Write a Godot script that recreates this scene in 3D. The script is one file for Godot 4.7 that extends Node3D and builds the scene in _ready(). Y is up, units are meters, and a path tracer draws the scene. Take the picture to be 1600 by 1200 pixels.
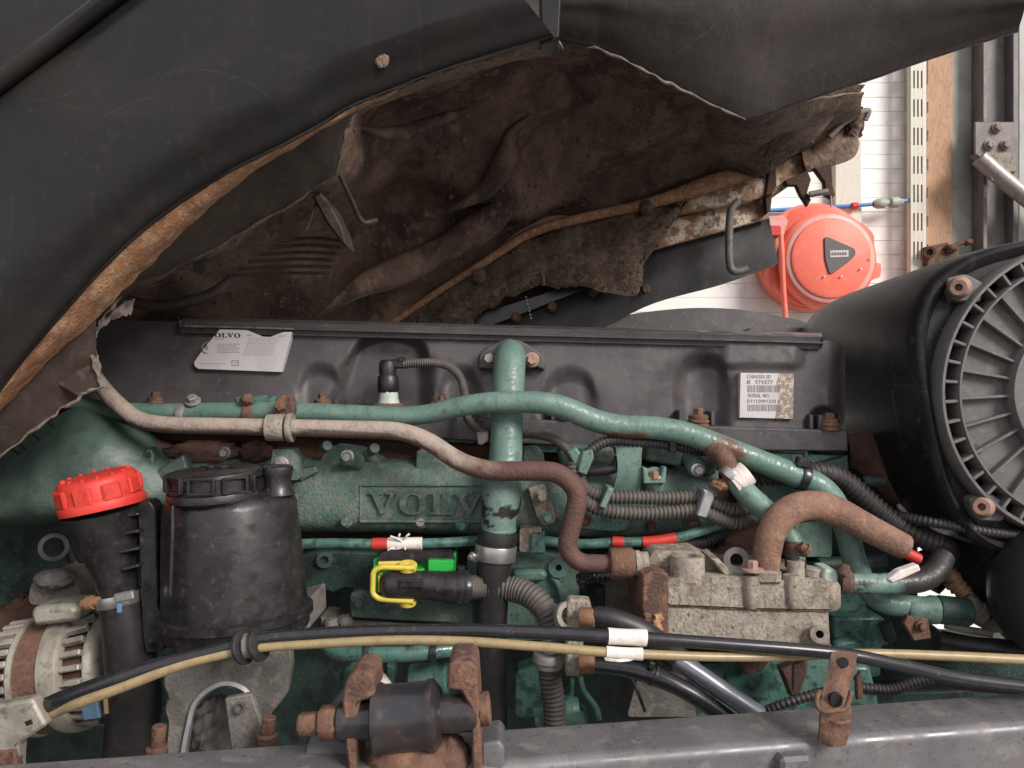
extends Node3D
# Engine bay of a truck with its cab tilted forward. Pixel (x, y) of the photograph plus a depth z (mm towards the camera,
# 0 = front face of the valve cover) gives a world point; one photograph pixel is one millimetre at z = 0.
const D := 1.23
const EYE := 1.5

static func P(x: float, y: float, z := 0.0) -> Vector3:
	var k := (D - z * 0.001) / D * 0.001
	return Vector3((x - 800.0) * k, EYE + (600.0 - y) * k, z * 0.001)

static func px(n: float, z := 0.0) -> float:      # n photograph pixels at depth z, in metres
	return n * (D - z * 0.001) / D * 0.001

static func fan_basis(ax: Vector3) -> Basis:      # right-handed U, W, axis
	var t := ax.normalized()
	var u := Vector3.UP.cross(t)
	if u.length() < 0.1:
		u = Vector3.RIGHT
	u = (u - t * u.dot(t)).normalized()
	return Basis(u, t.cross(u), t)

# ---------------------------------------------------------------- geometry builder
class G:
	var v := PackedVector3Array()
	var n := PackedVector3Array()
	var c := PackedColorArray()
	var ix := PackedInt32Array()
	var col := Color.WHITE
	var cuts := PackedInt32Array()
	var last_front := []
	var tint = null                      # (point, normal) -> Color

	func add(p: Vector3, nn: Vector3) -> void:
		v.append(p); n.append(nn)
		c.append(tint.call(p, nn) if tint != null else col)

	func tri(a: Vector3, b: Vector3, d: Vector3) -> void:   # counter-clockwise seen from outside
		var nn := (b - a).cross(d - a)
		if nn.length_squared() < 1e-18:
			return
		nn = nn.normalized()
		var s := v.size()
		add(a, nn); add(d, nn); add(b, nn)
		ix.append_array([s, s + 1, s + 2])

	func quad(a: Vector3, b: Vector3, d: Vector3, e: Vector3) -> void:
		tri(a, b, d); tri(a, d, e)

	func quad_n(a: Vector3, na: Vector3, b: Vector3, nb: Vector3, d: Vector3, nd: Vector3, e: Vector3, ne: Vector3) -> void:
		var s := v.size()
		add(a, na); add(b, nb); add(d, nd); add(e, ne)
		ix.append_array([s, s + 2, s + 1, s, s + 3, s + 2])

	func away(a: Vector3, b: Vector3, d: Vector3, centre: Vector3) -> void:
		if (b - a).cross(d - a).dot((a + b + d) / 3.0 - centre) < 0.0:
			tri(a, d, b)
		else:
			tri(a, b, d)

	func grid(rows: Array, wrap: bool, flip := false) -> void:
		var R := rows.size()
		var C: int = rows[0].size()
		var s := v.size()
		for r in R:
			var cur: PackedVector3Array = rows[r]
			var up: PackedVector3Array = rows[mini(r + 1, R - 1)]
			var dn: PackedVector3Array = rows[maxi(r - 1, 0)]
			for q in C:
				var c1: int = (q + 1) % C if wrap else mini(q + 1, C - 1)
				var c0: int = (q - 1 + C) % C if wrap else maxi(q - 1, 0)
				var du := cur[c1] - cur[c0]
				if du.length_squared() < 1e-14:
					du = (up[c1] - up[c0]) + (dn[c1] - dn[c0])
				var nn := du.cross(up[q] - dn[q]).normalized()
				add(cur[q], -nn if flip else nn)
		for r in R - 1:
			for q in (C if wrap else C - 1):
				var a := s + r * C + q
				var b := s + r * C + (q + 1) % C
				var d := b + C
				var e := a + C
				if flip:
					ix.append_array([a, b, d, a, d, e])
				else:
					ix.append_array([a, d, b, a, e, d])

	# px list [[x, y, z, r?], ...] -> Vector4 (world point, radius in metres)
	static func pts(list: Array, r: float) -> Array:
		var out := []
		var z := 0.0
		var rr := r
		for p in list:
			if p.size() > 2:
				z = p[2]
			if p.size() > 3:
				rr = p[3]
			var w: Vector3 = P(p[0], p[1], z)
			out.append(Vector4(w.x, w.y, w.z, px(rr, z)))
		return out

	static func P(x: float, y: float, z := 0.0) -> Vector3:
		var k := (1.23 - z * 0.001) / 1.23 * 0.001
		return Vector3((x - 800.0) * k, 1.5 + (600.0 - y) * k, z * 0.001)

	static func px(m: float, z := 0.0) -> float:
		return m * (1.23 - z * 0.001) / 1.23 * 0.001

	static func cr(p: Array, sub: int) -> Array:           # Catmull-Rom through Vector4s (or Vector3s)
		var out := []
		var m := p.size()
		for i in m - 1:
			var a = p[maxi(i - 1, 0)]
			var b = p[i]
			var d = p[i + 1]
			var e = p[mini(i + 2, m - 1)]
			for k in sub:
				var t := float(k) / sub
				out.append((b * 2.0 + (d - a) * t + (a * 2.0 - b * 5.0 + d * 4.0 - e) * t * t + (b * 3.0 - a - d * 3.0 + e) * t * t * t) * 0.5)
		out.append(p[m - 1])
		return out

	static func fillet(p: Array, rad: float) -> Array:     # straight runs joined by round bends
		var out := [p[0]]
		for i in range(1, p.size() - 1):
			var b: Vector4 = p[i]
			var da: Vector4 = p[i - 1] - b
			var db: Vector4 = p[i + 1] - b
			var la := Vector3(da.x, da.y, da.z).length()
			var lb := Vector3(db.x, db.y, db.z).length()
			var q := minf(rad, minf(la, lb) * 0.48)
			var s: Vector4 = b + da * (q / la)
			var e: Vector4 = b + db * (q / lb)
			for k in 9:
				var t := k / 8.0
				out.append(s * (1 - t) * (1 - t) + b * 2.0 * t * (1 - t) + e * t * t)
		out.append(p[p.size() - 1])
		return out

	func sweep(q: Array, sides := 16, pitch := 0.0, depth := 0.14, cap := true) -> void:
		cuts.append(ix.size())
		if pitch > 0.0:                                    # real corrugation: resample by length, ring after ring
			var out := []
			var acc := 0.0
			var step := pitch / 4.0
			var k := 0
			for i in q.size() - 1:
				var a: Vector4 = q[i]
				var b: Vector4 = q[i + 1]
				var l := Vector3(b.x - a.x, b.y - a.y, b.z - a.z).length()
				while acc <= l and l > 0.0:
					var w := a.lerp(b, acc / l)
					w.w *= 1.0 if k % 4 < 2 else 1.0 - depth
					out.append(w); k += 1
					acc += step
				acc -= l
			q = out
		var rows := []
		var u := Vector3.ZERO
		var first := []
		var last := []
		for i in q.size():
			var a: Vector4 = q[maxi(i - 1, 0)]
			var b: Vector4 = q[mini(i + 1, q.size() - 1)]
			var t := Vector3(b.x - a.x, b.y - a.y, b.z - a.z).normalized()
			if i == 0:
				u = Vector3(0.3, 0.1, 1).cross(t)
				if u.length() < 0.2:
					u = Vector3.UP.cross(t)
			u = (u - t * u.dot(t)).normalized()
			var w := t.cross(u)
			var o := Vector3(q[i].x, q[i].y, q[i].z)
			var row := PackedVector3Array()
			for j in sides:
				var f := TAU * j / sides
				row.append(o + (u * cos(f) + w * sin(f)) * q[i].w)
			rows.append(row)
			if i == 0:
				first = [o, row]
			last = [o, row]
		grid(rows, true)
		if cap:
			for j in sides:
				tri(first[0], first[1][(j + 1) % sides], first[1][j])
				tri(last[0], last[1][j], last[1][(j + 1) % sides])

	func tube(list: Array, r: float, o := {}) -> void:     # smooth hose through pixel points
		sweep(cr(pts(list, r), o.get("sub", 8)), o.get("sides", 16), o.get("pitch", 0.0), o.get("depth", 0.14), o.get("cap", true))

	func pipe(list: Array, r: float, bend := 40.0, o := {}) -> void:   # bent rigid pipe
		sweep(fillet(pts(list, r), bend * 0.001), o.get("sides", 20), 0.0, 0.0, o.get("cap", true))

	# solid of revolution: profile [[height, radius], ...] in metres along axis ax from o
	func lathe(o: Vector3, ax: Vector3, prof: Array, sides := 28, wob = null, squash := Vector2.ONE) -> void:
		cuts.append(ix.size())
		var B := fan(ax)
		var m := prof.size()
		var segn := []
		for i in m - 1:
			var dh: float = prof[i + 1][0] - prof[i][0]
			var dr: float = prof[i + 1][1] - prof[i][1]
			segn.append(Vector2(dh, -dr).normalized())      # (radial, axial)
		for i in m - 1:
			var n0: Vector2 = segn[i]
			var n1: Vector2 = segn[i]
			if i > 0 and segn[i - 1].dot(segn[i]) > 0.72:
				n0 = (segn[i - 1] + segn[i]).normalized()
			if i < m - 2 and segn[i + 1].dot(segn[i]) > 0.72:
				n1 = (segn[i + 1] + segn[i]).normalized()
			var s := v.size()
			for k in 2:
				var h: float = prof[i + k][0]
				var r: float = prof[i + k][1]
				var nn: Vector2 = n0 if k == 0 else n1
				for j in sides:
					var f := TAU * j / sides
					var rr: float = r * (wob.call(f, h) if wob != null else 1.0)
					var dir := B.x * cos(f) * squash.x + B.y * sin(f) * squash.y
					add(o + B.z * h + dir * rr, (dir.normalized() * nn.x + B.z * nn.y).normalized())
			for j in sides:
				var a := s + j
				var b := s + (j + 1) % sides
				ix.append_array([a, b + sides, b, a, a + sides, b + sides])

	static func fan(ax: Vector3) -> Basis:
		var t := ax.normalized()
		var u := Vector3.UP.cross(t)
		if u.length() < 0.1:
			u = Vector3.RIGHT
		u = (u - t * u.dot(t)).normalized()
		return Basis(u, t.cross(u), t)

	# turned piece between two pixel points: profile [[share of the length, radius in px], ...]
	func turn(a: Array, b: Array, prof: Array, sides := 24, wob = null) -> void:
		var A := P(a[0], a[1], a[2])
		var B := P(b[0], b[1], b[2])
		var l := A.distance_to(B)
		var pr := []
		for q in prof:
			pr.append([q[0] * l, px(q[1], lerpf(a[2], b[2], clampf(q[0], 0, 1)))])
		lathe(A, B - A, pr, sides, wob)

	func rod(a: Array, b: Array, r: float, ch := 0.12, sides := 20) -> void:
		var l: float = P(a[0], a[1], a[2]).distance_to(P(b[0], b[1], b[2]))
		var cc: float = minf(ch * px(r, a[2]) / maxf(l, 1e-4), 0.3)
		turn(a, b, [[0, 0], [0, r * (1 - ch)], [cc, r], [1 - cc, r], [1, r * (1 - ch)], [1, 0]], sides)

	func ring(a: Array, b: Array, r: float, inner: float, sides := 28) -> void:   # a short pipe with a wall
		var e := 0.06
		turn(a, b, [[0, inner], [0, r * 0.985], [e, r], [1 - e, r], [1, r * 0.985], [1, inner], [0, inner]], sides)

	func hexa(o: Vector3, ax: Vector3, r: float, h: float, washer := 0.0, wh := 0.0) -> void:   # bolt head or nut
		if washer > 0.0:
			lathe(o, ax, [[0, washer], [wh * 0.8, washer], [wh, washer * 0.92], [wh, 0]], 20)
		var B := fan(ax)
		var base := o + B.z * wh
		var lo := PackedVector3Array(); var mi := PackedVector3Array(); var hi := PackedVector3Array()
		for j in 6:
			var f := TAU * (j + 0.3) / 6.0
			var d := B.x * cos(f) + B.y * sin(f)
			lo.append(base + d * r); mi.append(base + d * r + B.z * h * 0.85); hi.append(base + d * r * 0.84 + B.z * h)
		for j in 6:
			var k := (j + 1) % 6
			quad(lo[j], lo[k], mi[k], mi[j])
			quad(mi[j], mi[k], hi[k], hi[j])
			tri(hi[j], hi[k], base + B.z * h)

	func bolt(x: float, y: float, z: float, r: float, h := 8.0, washer := 0.0, ax := Vector3(0, 0, 1)) -> void:
		hexa(P(x, y, z), ax, px(r, z), px(h, z), px(washer, z), px(3, z) if washer > 0 else 0.0)

	func box(o: Vector3, B: Basis, size: Vector3, bev := 0.0015) -> void:   # chamfered box
		cuts.append(ix.size())
		var h := size * 0.5
		bev = minf(bev, minf(h.x, minf(h.y, h.z)) * 0.6)
		var cn := {}
		for sx in [-1, 1]:
			for sy in [-1, 1]:
				for sz in [-1, 1]:
					var q := Vector3(h.x * sx, h.y * sy, h.z * sz)
					var e := Vector3(bev * sx, bev * sy, bev * sz)
					cn[[sx, sy, sz]] = [o + B * (q - Vector3(0, e.y, e.z)), o + B * (q - Vector3(e.x, 0, e.z)), o + B * (q - Vector3(e.x, e.y, 0))]
		for s in [-1, 1]:
			for f in 3:
				var k := []
				for pq in [[-1, -1], [1, -1], [1, 1], [-1, 1]]:
					var key := [0, 0, 0]
					key[f] = s; key[(f + 1) % 3] = pq[0]; key[(f + 2) % 3] = pq[1]
					k.append(cn[key][f])
				away(k[0], k[1], k[2], o); away(k[0], k[2], k[3], o)
				for t in [-1, 1]:
					var e0 := []
					for w in [-1, 1]:
						var key := [0, 0, 0]
						key[f] = s; key[(f + 1) % 3] = t; key[(f + 2) % 3] = w
						e0.append(cn[key][f]); e0.append(cn[key][(f + 1) % 3])
					away(e0[0], e0[1], e0[2], o); away(e0[1], e0[3], e0[2], o)
		for key in cn:
			away(cn[key][0], cn[key][1], cn[key][2], o)

	func block(x0: float, y0: float, x1: float, y1: float, z: float, depth: float, bev := 2.0, tilt := 0.0) -> void:   # box by pixel corners, front at z
		var k := px(1, z)
		var B := Basis(Vector3(0, 0, 1), deg_to_rad(tilt))
		var o := P((x0 + x1) * 0.5, (y0 + y1) * 0.5, z) - Vector3(0, 0, depth * 0.0005)
		box(o, B, Vector3((x1 - x0) * k, (y1 - y0) * k, depth * 0.001), bev * k)

	# plate cut along a pixel outline at depth z, thick mm thick, front edge rounded by bev px
	func slab(list: Array, z: float, thick: float, bev := 2.0, o := {}) -> void:
		var q := []
		for p in list:
			var w := P(p[0], p[1], z)
			q.append(Vector3(w.x, w.y, 0))
		if o.get("smooth", 0) > 0:
			var m := q.size()
			var ext := [q[m - 1]] + q + [q[0], q[1]]
			var all := cr(ext, o.smooth)
			q = all.slice(o.smooth, o.smooth * (m + 1))
		if o.get("round", 0.0) > 0.0:
			var rr: float = px(o.round, z)
			var out := []
			for i in q.size():
				var a: Vector3 = q[(i - 1 + q.size()) % q.size()] - q[i]
				var b: Vector3 = q[(i + 1) % q.size()] - q[i]
				var d := minf(rr, minf(a.length(), b.length()) * 0.45)
				var s: Vector3 = q[i] + a.normalized() * d
				var e: Vector3 = q[i] + b.normalized() * d
				for k in 6:
					var t := k / 5.0
					out.append(s * (1 - t) * (1 - t) + q[i] * 2.0 * t * (1 - t) + e * t * t)
			q = out
		var poly := PackedVector2Array()
		for w in q:
			if poly.is_empty() or poly[poly.size() - 1].distance_to(Vector2(w.x, w.y)) > 1e-5:
				poly.append(Vector2(w.x, w.y))
		prism(poly, Transform3D(Basis(), Vector3(0, 0, z * 0.001)), thick * 0.001, px(bev, z))

	func prism(poly: PackedVector2Array, xf: Transform3D, depth: float, bev := 0.0) -> void:   # front face at local z = 0, back at -depth
		cuts.append(ix.size())
		var m := poly.size()
		var area := 0.0
		for i in m:
			area += poly[i].cross(poly[(i + 1) % m])
		if area < 0:
			poly.reverse()
		var en := []
		for i in m:
			var d := (poly[(i + 1) % m] - poly[i]).normalized()
			en.append(Vector2(d.y, -d.x))
		var inner := PackedVector2Array()
		for i in m:
			var a: Vector2 = en[(i - 1 + m) % m]
			var b: Vector2 = en[i]
			inner.append(poly[i] - (a + b) / maxf(1.0 + a.dot(b), 0.5) * bev)
		var B := xf.basis
		var Z := B.z.normalized()
		for i in m:
			var k := (i + 1) % m
			var s0: Vector2 = en[i]
			var s1: Vector2 = en[i]
			if en[(i - 1 + m) % m].dot(en[i]) > 0.75:
				s0 = (en[(i - 1 + m) % m] + en[i]).normalized()
			if en[k].dot(en[i]) > 0.75:
				s1 = (en[k] + en[i]).normalized()
			var N0 := (B * Vector3(s0.x, s0.y, 0)).normalized()
			var N1 := (B * Vector3(s1.x, s1.y, 0)).normalized()
			var f0 := xf * Vector3(poly[i].x, poly[i].y, -bev)
			var f1 := xf * Vector3(poly[k].x, poly[k].y, -bev)
			var b0 := xf * Vector3(poly[i].x, poly[i].y, -depth)
			var b1 := xf * Vector3(poly[k].x, poly[k].y, -depth)
			quad_n(b0, N0, b1, N1, f1, N1, f0, N0)
			if bev > 0:
				var i0 := xf * Vector3(inner[i].x, inner[i].y, 0)
				var i1 := xf * Vector3(inner[k].x, inner[k].y, 0)
				quad_n(f0, (N0 + Z * 0.4).normalized(), f1, (N1 + Z * 0.4).normalized(), i1, (N1 * 0.4 + Z).normalized(), i0, (N0 * 0.4 + Z).normalized())
		var tr := Geometry2D.triangulate_polygon(inner)
		if tr.is_empty():
			inner = poly
			tr = Geometry2D.triangulate_polygon(inner)
		for i in range(0, tr.size(), 3):
			var t := [inner[tr[i]], inner[tr[i + 1]], inner[tr[i + 2]]]
			if (t[1] - t[0]).cross(t[2] - t[0]) < 0:
				t = [t[0], t[2], t[1]]
			tri(xf * Vector3(t[0].x, t[0].y, 0), xf * Vector3(t[1].x, t[1].y, 0), xf * Vector3(t[2].x, t[2].y, 0))
		var tb := Geometry2D.triangulate_polygon(poly)
		for i in range(0, tb.size(), 3):
			var t := [poly[tb[i]], poly[tb[i + 1]], poly[tb[i + 2]]]
			if (t[1] - t[0]).cross(t[2] - t[0]) > 0:
				t = [t[0], t[2], t[1]]
			tri(xf * Vector3(t[0].x, t[0].y, -depth), xf * Vector3(t[1].x, t[1].y, -depth), xf * Vector3(t[2].x, t[2].y, -depth))

	# bent sheet through rows of pixel points, with real thickness and hand-beaten unevenness
	func sheet(ctrl: Array, su: int, sv: int, thick: float, amp := 0.0, freq := 8.0, seed_ := 1, jag := 0.0, oct := 4) -> void:
		var rows := []
		for row in ctrl:
			var a := []
			for p in row:
				a.append(P(p[0], p[1], p[2]))
			rows.append(cr(a, su))
		var nc: int = rows[0].size()
		var cols := []
		for q in nc:
			var a := []
			for r in rows.size():
				a.append(rows[r][q])
			cols.append(cr(a, sv))
		var nr: int = cols[0].size()
		var fn := FastNoiseLite.new()
		fn.seed = seed_
		fn.frequency = freq
		fn.fractal_octaves = oct
		var g0 := []
		for r in nr:
			var line := PackedVector3Array()
			for q in nc:
				line.append(cols[q][r])
			g0.append(line)
		var mid: Vector3 = g0[nr / 2][nc / 2]
		var nm: Vector3 = (g0[nr / 2][mini(nc / 2 + 1, nc - 1)] - g0[nr / 2][maxi(nc / 2 - 1, 0)]).cross(g0[mini(nr / 2 + 1, nr - 1)][nc / 2] - g0[maxi(nr / 2 - 1, 0)][nc / 2])
		if nm.dot(Vector3(0, 1.5, 1.23) - mid) < 0:
			g0.reverse()
		var front := []
		var back := []
		for r in nr:
			var fr := PackedVector3Array()
			var bk := PackedVector3Array()
			for q in nc:
				var du: Vector3 = g0[r][mini(q + 1, nc - 1)] - g0[r][maxi(q - 1, 0)]
				var dv: Vector3 = g0[mini(r + 1, nr - 1)][q] - g0[maxi(r - 1, 0)][q]
				var nn := du.cross(dv).normalized()
				var p: Vector3 = g0[r][q]
				if amp > 0.0:
					p += nn * amp * 0.001 * fn.get_noise_3dv(p)
				if jag > 0.0 and (r == 0 or r == nr - 1):
					p += Vector3(0, 1, 0) * jag * 0.001 * fn.get_noise_3dv(p * 9.0) * 2.0
				fr.append(p); bk.append(p - nn * thick * 0.001)
			front.append(fr); back.append(bk)
		last_front = front
		grid(front, false); grid(back, false, true)
		var m2: Vector3 = front[nr / 2][nc / 2]
		for q in nc - 1:
			for r in [0, nr - 1]:
				away(front[r][q], front[r][q + 1], back[r][q + 1], m2); away(front[r][q], back[r][q + 1], back[r][q], m2)
		for r in nr - 1:
			for q in [0, nc - 1]:
				away(front[r][q], front[r + 1][q], back[r + 1][q], m2); away(front[r][q], back[r + 1][q], back[r][q], m2)

	func clods(face: Array, count: int, lo: float, hi: float, seed_: int) -> void:   # crumbs of dirt stuck to a sheet
		var rng := RandomNumberGenerator.new()
		rng.seed = seed_
		for i in count:
			var r := rng.randi_range(1, face.size() - 2)
			var q := rng.randi_range(1, face[0].size() - 2)
			var p: Vector3 = face[r][q].lerp(face[r + 1][q + 1], rng.randf())
			p += (face[r][q + 1] - face[r][q]) * rng.randf_range(-0.5, 0.5)
			var R := rng.randf_range(lo, hi) * rng.randf_range(0.3, 1.0) * 0.001
			var ring := []
			var B := Basis.from_euler(Vector3(rng.randf() * TAU, rng.randf() * TAU, rng.randf() * TAU))
			for k in 6:
				var f := TAU * k / 6.0
				ring.append(p + B * Vector3(cos(f), 0.3 * sin(f * 2.0), sin(f)) * R * rng.randf_range(0.6, 1.3))
			var t := p + B.y * R * rng.randf_range(0.5, 1.0)
			var d := p - B.y * R * rng.randf_range(0.5, 1.0)
			for k in 6:
				away(ring[k], ring[(k + 1) % 6], t, p); away(ring[k], ring[(k + 1) % 6], d, p)

	# lumpy cast or dirt-caked mass: an ellipsoid in pixels pushed about by noise
	func lump(x: float, y: float, z: float, rx: float, ry: float, rz: float, amp := 0.15, seed_ := 1, freq := 2.0, pw := 2.0) -> void:
		cuts.append(ix.size())
		var fn := FastNoiseLite.new()
		fn.seed = seed_; fn.frequency = freq; fn.fractal_octaves = 3
		var o := P(x, y, z)
		var rows := []
		for r in 17:
			var ph := PI * r / 16.0
			var row := PackedVector3Array()
			for q in 24:
				var th := TAU * q / 24.0
				var d := Vector3(sin(ph) * cos(th), cos(ph), sin(ph) * sin(th))
				var e := pow(pow(absf(d.x), pw) + pow(absf(d.y), pw) + pow(absf(d.z), pw), -1.0 / pw)
				d *= e * (1.0 + amp * fn.get_noise_3dv(d))
				row.append(o + Vector3(d.x * px(rx, z), d.y * px(ry, z), d.z * px(rz, z)))
			rows.append(row)
		grid(rows, true, false)

# ---------------------------------------------------------------- scene tree
var org := {}
var shop := []
var mats := {}

func name_of(parent: Node, called: String) -> String:
	if parent.get_node_or_null(called) == null:
		return called
	var i := 1
	while parent.get_node_or_null("%s_%03d" % [called, i]) != null:
		i += 1
	return "%s_%03d" % [called, i]

func tag(o: Node, label: String, category: String, group := "", kind := "") -> Node:
	if label: o.set_meta("label", label)
	if category: o.set_meta("category", category)
	if group: o.set_meta("group", group)
	if kind: o.set_meta("kind", kind)
	return o

func thing(called: String, label: String, category: String, group := "") -> Node3D:
	var o := Node3D.new()
	o.name = name_of(self, called)
	add_child(o, true)
	org[o] = Vector3.ZERO
	shop.append(o)
	tag(o, label, category, group)
	return o

func part(parent: Node3D, called: String, g: G, m: Material, label := "") -> MeshInstance3D:
	var box := AABB(g.v[0], Vector3.ZERO)
	for p in g.v:
		box = box.expand(p)
	var at := Vector3(box.get_center().x, box.position.y, box.get_center().z)
	var vv := PackedVector3Array()
	vv.resize(g.v.size())
	for i in g.v.size():
		vv[i] = g.v[i] - at
	var arr := []
	arr.resize(Mesh.ARRAY_MAX)
	arr[Mesh.ARRAY_VERTEX] = vv
	arr[Mesh.ARRAY_NORMAL] = g.n
	arr[Mesh.ARRAY_COLOR] = g.c
	arr[Mesh.ARRAY_INDEX] = g.ix
	var am := ArrayMesh.new()
	am.add_surface_from_arrays(Mesh.PRIMITIVE_TRIANGLES, arr)
	am.surface_set_material(0, m)
	var o := MeshInstance3D.new()
	o.name = name_of(parent, called)
	o.mesh = am
	parent.add_child(o, true)
	o.position = at - org.get(parent, Vector3.ZERO)
	org[o] = at
	if label:
		o.set_meta("label", label)
	return o

func bits(parent: Node3D, called: String, g: G, m: Material) -> void:   # each piece of g a part of its own
	for k in g.cuts.size():
		var e := g.ix.size() if k == g.cuts.size() - 1 else g.cuts[k + 1]
		var q := G.new()
		var seen := {}
		for i in range(g.cuts[k], e):
			var j := g.ix[i]
			if not seen.has(j):
				seen[j] = q.v.size()
				q.v.append(g.v[j]); q.n.append(g.n[j]); q.c.append(g.c[j])
			q.ix.append(seen[j])
		part(parent, called, q, m)

static func dense(list: Array, n: int) -> Array:     # straight runs stay straight
	var out := []
	for i in list.size() - 1:
		for k in n:
			var f := float(k) / n
			out.append([lerpf(list[i][0], list[i + 1][0], f), lerpf(list[i][1], list[i + 1][1], f), lerpf(list[i][2], list[i + 1][2], f)])
	out.append(list[list.size() - 1])
	return out

func solo(called: String, label: String, category: String, g: G, m: Material, group := "") -> MeshInstance3D:
	var o := part(self, called, g, m)
	tag(o, label, category, group)
	return o

func settle() -> void:                             # move every thing's own origin to its base
	for o in shop:
		var got := false
		var box := AABB()
		for ch in o.get_children():
			if ch is MeshInstance3D and ch.mesh:
				var b: AABB = ch.transform * ch.mesh.get_aabb()
				box = box.merge(b) if got else b
				got = true
		var at := Vector3(box.get_center().x, box.position.y, box.get_center().z)
		for ch in o.get_children():
			ch.position -= at
		o.position = at

func text(parent: Node3D, called: String, words: String, at: Vector3, h: float, depth: float, m: Material, serif := false, wide := 1.0, tilt := 0.0, bold := true) -> MeshInstance3D:
	var f := SystemFont.new()
	f.font_names = PackedStringArray(["Droid Serif" if serif else "Droid Sans"])
	f.font_weight = 700 if bold else 400
	var t := TextMesh.new()
	t.font = f
	t.font_size = 64
	t.pixel_size = h / 46.0
	t.depth = depth
	t.text = words
	t.curve_step = 1.0
	t.material = m
	var o := MeshInstance3D.new()
	o.name = name_of(parent, called)
	o.mesh = t
	parent.add_child(o, true)
	o.basis = Basis(Vector3(0, 0, 1), deg_to_rad(tilt)) * Basis.from_scale(Vector3(wide, 1, 1))
	o.position = at - org.get(parent, Vector3.ZERO)
	org[o] = at
	return o

# ---------------------------------------------------------------- procedural materials
var noise_bytes := {}
const NS := 512

func make_noise(key: String, type: int, freq: float, oct: int, seed_: int, fract := FastNoiseLite.FRACTAL_FBM, cell := -1) -> void:
	var f := FastNoiseLite.new()
	f.noise_type = type
	f.frequency = freq
	f.seed = seed_
	f.fractal_type = fract
	f.fractal_octaves = oct
	if cell >= 0:
		f.cellular_return_type = cell
	var im := f.get_seamless_image(NS, NS, false, false, 0.2, true)
	im.convert(Image.FORMAT_L8)
	noise_bytes[key] = im.get_data()
	noise_bytes[key + "!"] = ImageTexture.create_from_image(im)

func make_marks() -> void:                         # scratches, vertical runs and specks, drawn one by one
	var rng := RandomNumberGenerator.new()
	rng.seed = 77
	for key in ["scratch", "runs", "specks"]:
		var b := PackedByteArray()
		b.resize(NS * NS)
		if key == "scratch":
			for i in 150:
				var x := rng.randf_range(0, NS)
				var y := rng.randf_range(0, NS)
				var a := rng.randf_range(0, TAU)
				var bend := rng.randf_range(-0.012, 0.012)
				var l := int(rng.randf_range(8, 90) if i > 20 else rng.randf_range(90, 220))
				var st := rng.randf_range(60, 255)
				for k in l:
					a += bend
					x += cos(a); y += sin(a)
					if rng.randf() < 0.82:
						b[(int(y) & 511) * NS + (int(x) & 511)] = int(st * sin(PI * (k + 1.0) / (l + 1.0)))
		elif key == "runs":
			for i in 90:
				var x := rng.randf_range(0, NS)
				var y := rng.randf_range(0, NS)
				var l := int(rng.randf_range(30, 260))
				var w := rng.randf_range(1.0, 6.0)
				var st := rng.randf_range(50, 220)
				for k in l:
					x += rng.randf_range(-0.35, 0.35)
					var ww := maxf(1.0, w * (1.0 - 0.6 * k / l))
					for q in int(ww * 2 + 1):
						var o := q - ww
						var at := (int(y + k) & 511) * NS + (int(x + o) & 511)
						b[at] = maxi(b[at], int(st * (1.0 - absf(o) / (ww + 0.5)) * (1.0 - float(k) / l)))
		else:
			for i in 900:
				var x := rng.randi_range(0, NS)
				var y := rng.randi_range(0, NS)
				var r := rng.randf_range(0.6, 2.6) if i > 60 else rng.randf_range(2.5, 6.0)
				var st := rng.randf_range(80, 255)
				for dy in range(-6, 7):
					for dx in range(-6, 7):
						if sqrt(dx * dx + dy * dy * 0.8) < r * rng.randf_range(0.7, 1.1):
							b[((y + dy) & 511) * NS + ((x + dx) & 511)] = int(st)
		noise_bytes[key] = b

func lin(r: float, g: float, b: float) -> Color:
	return Color(r, g, b)

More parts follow.
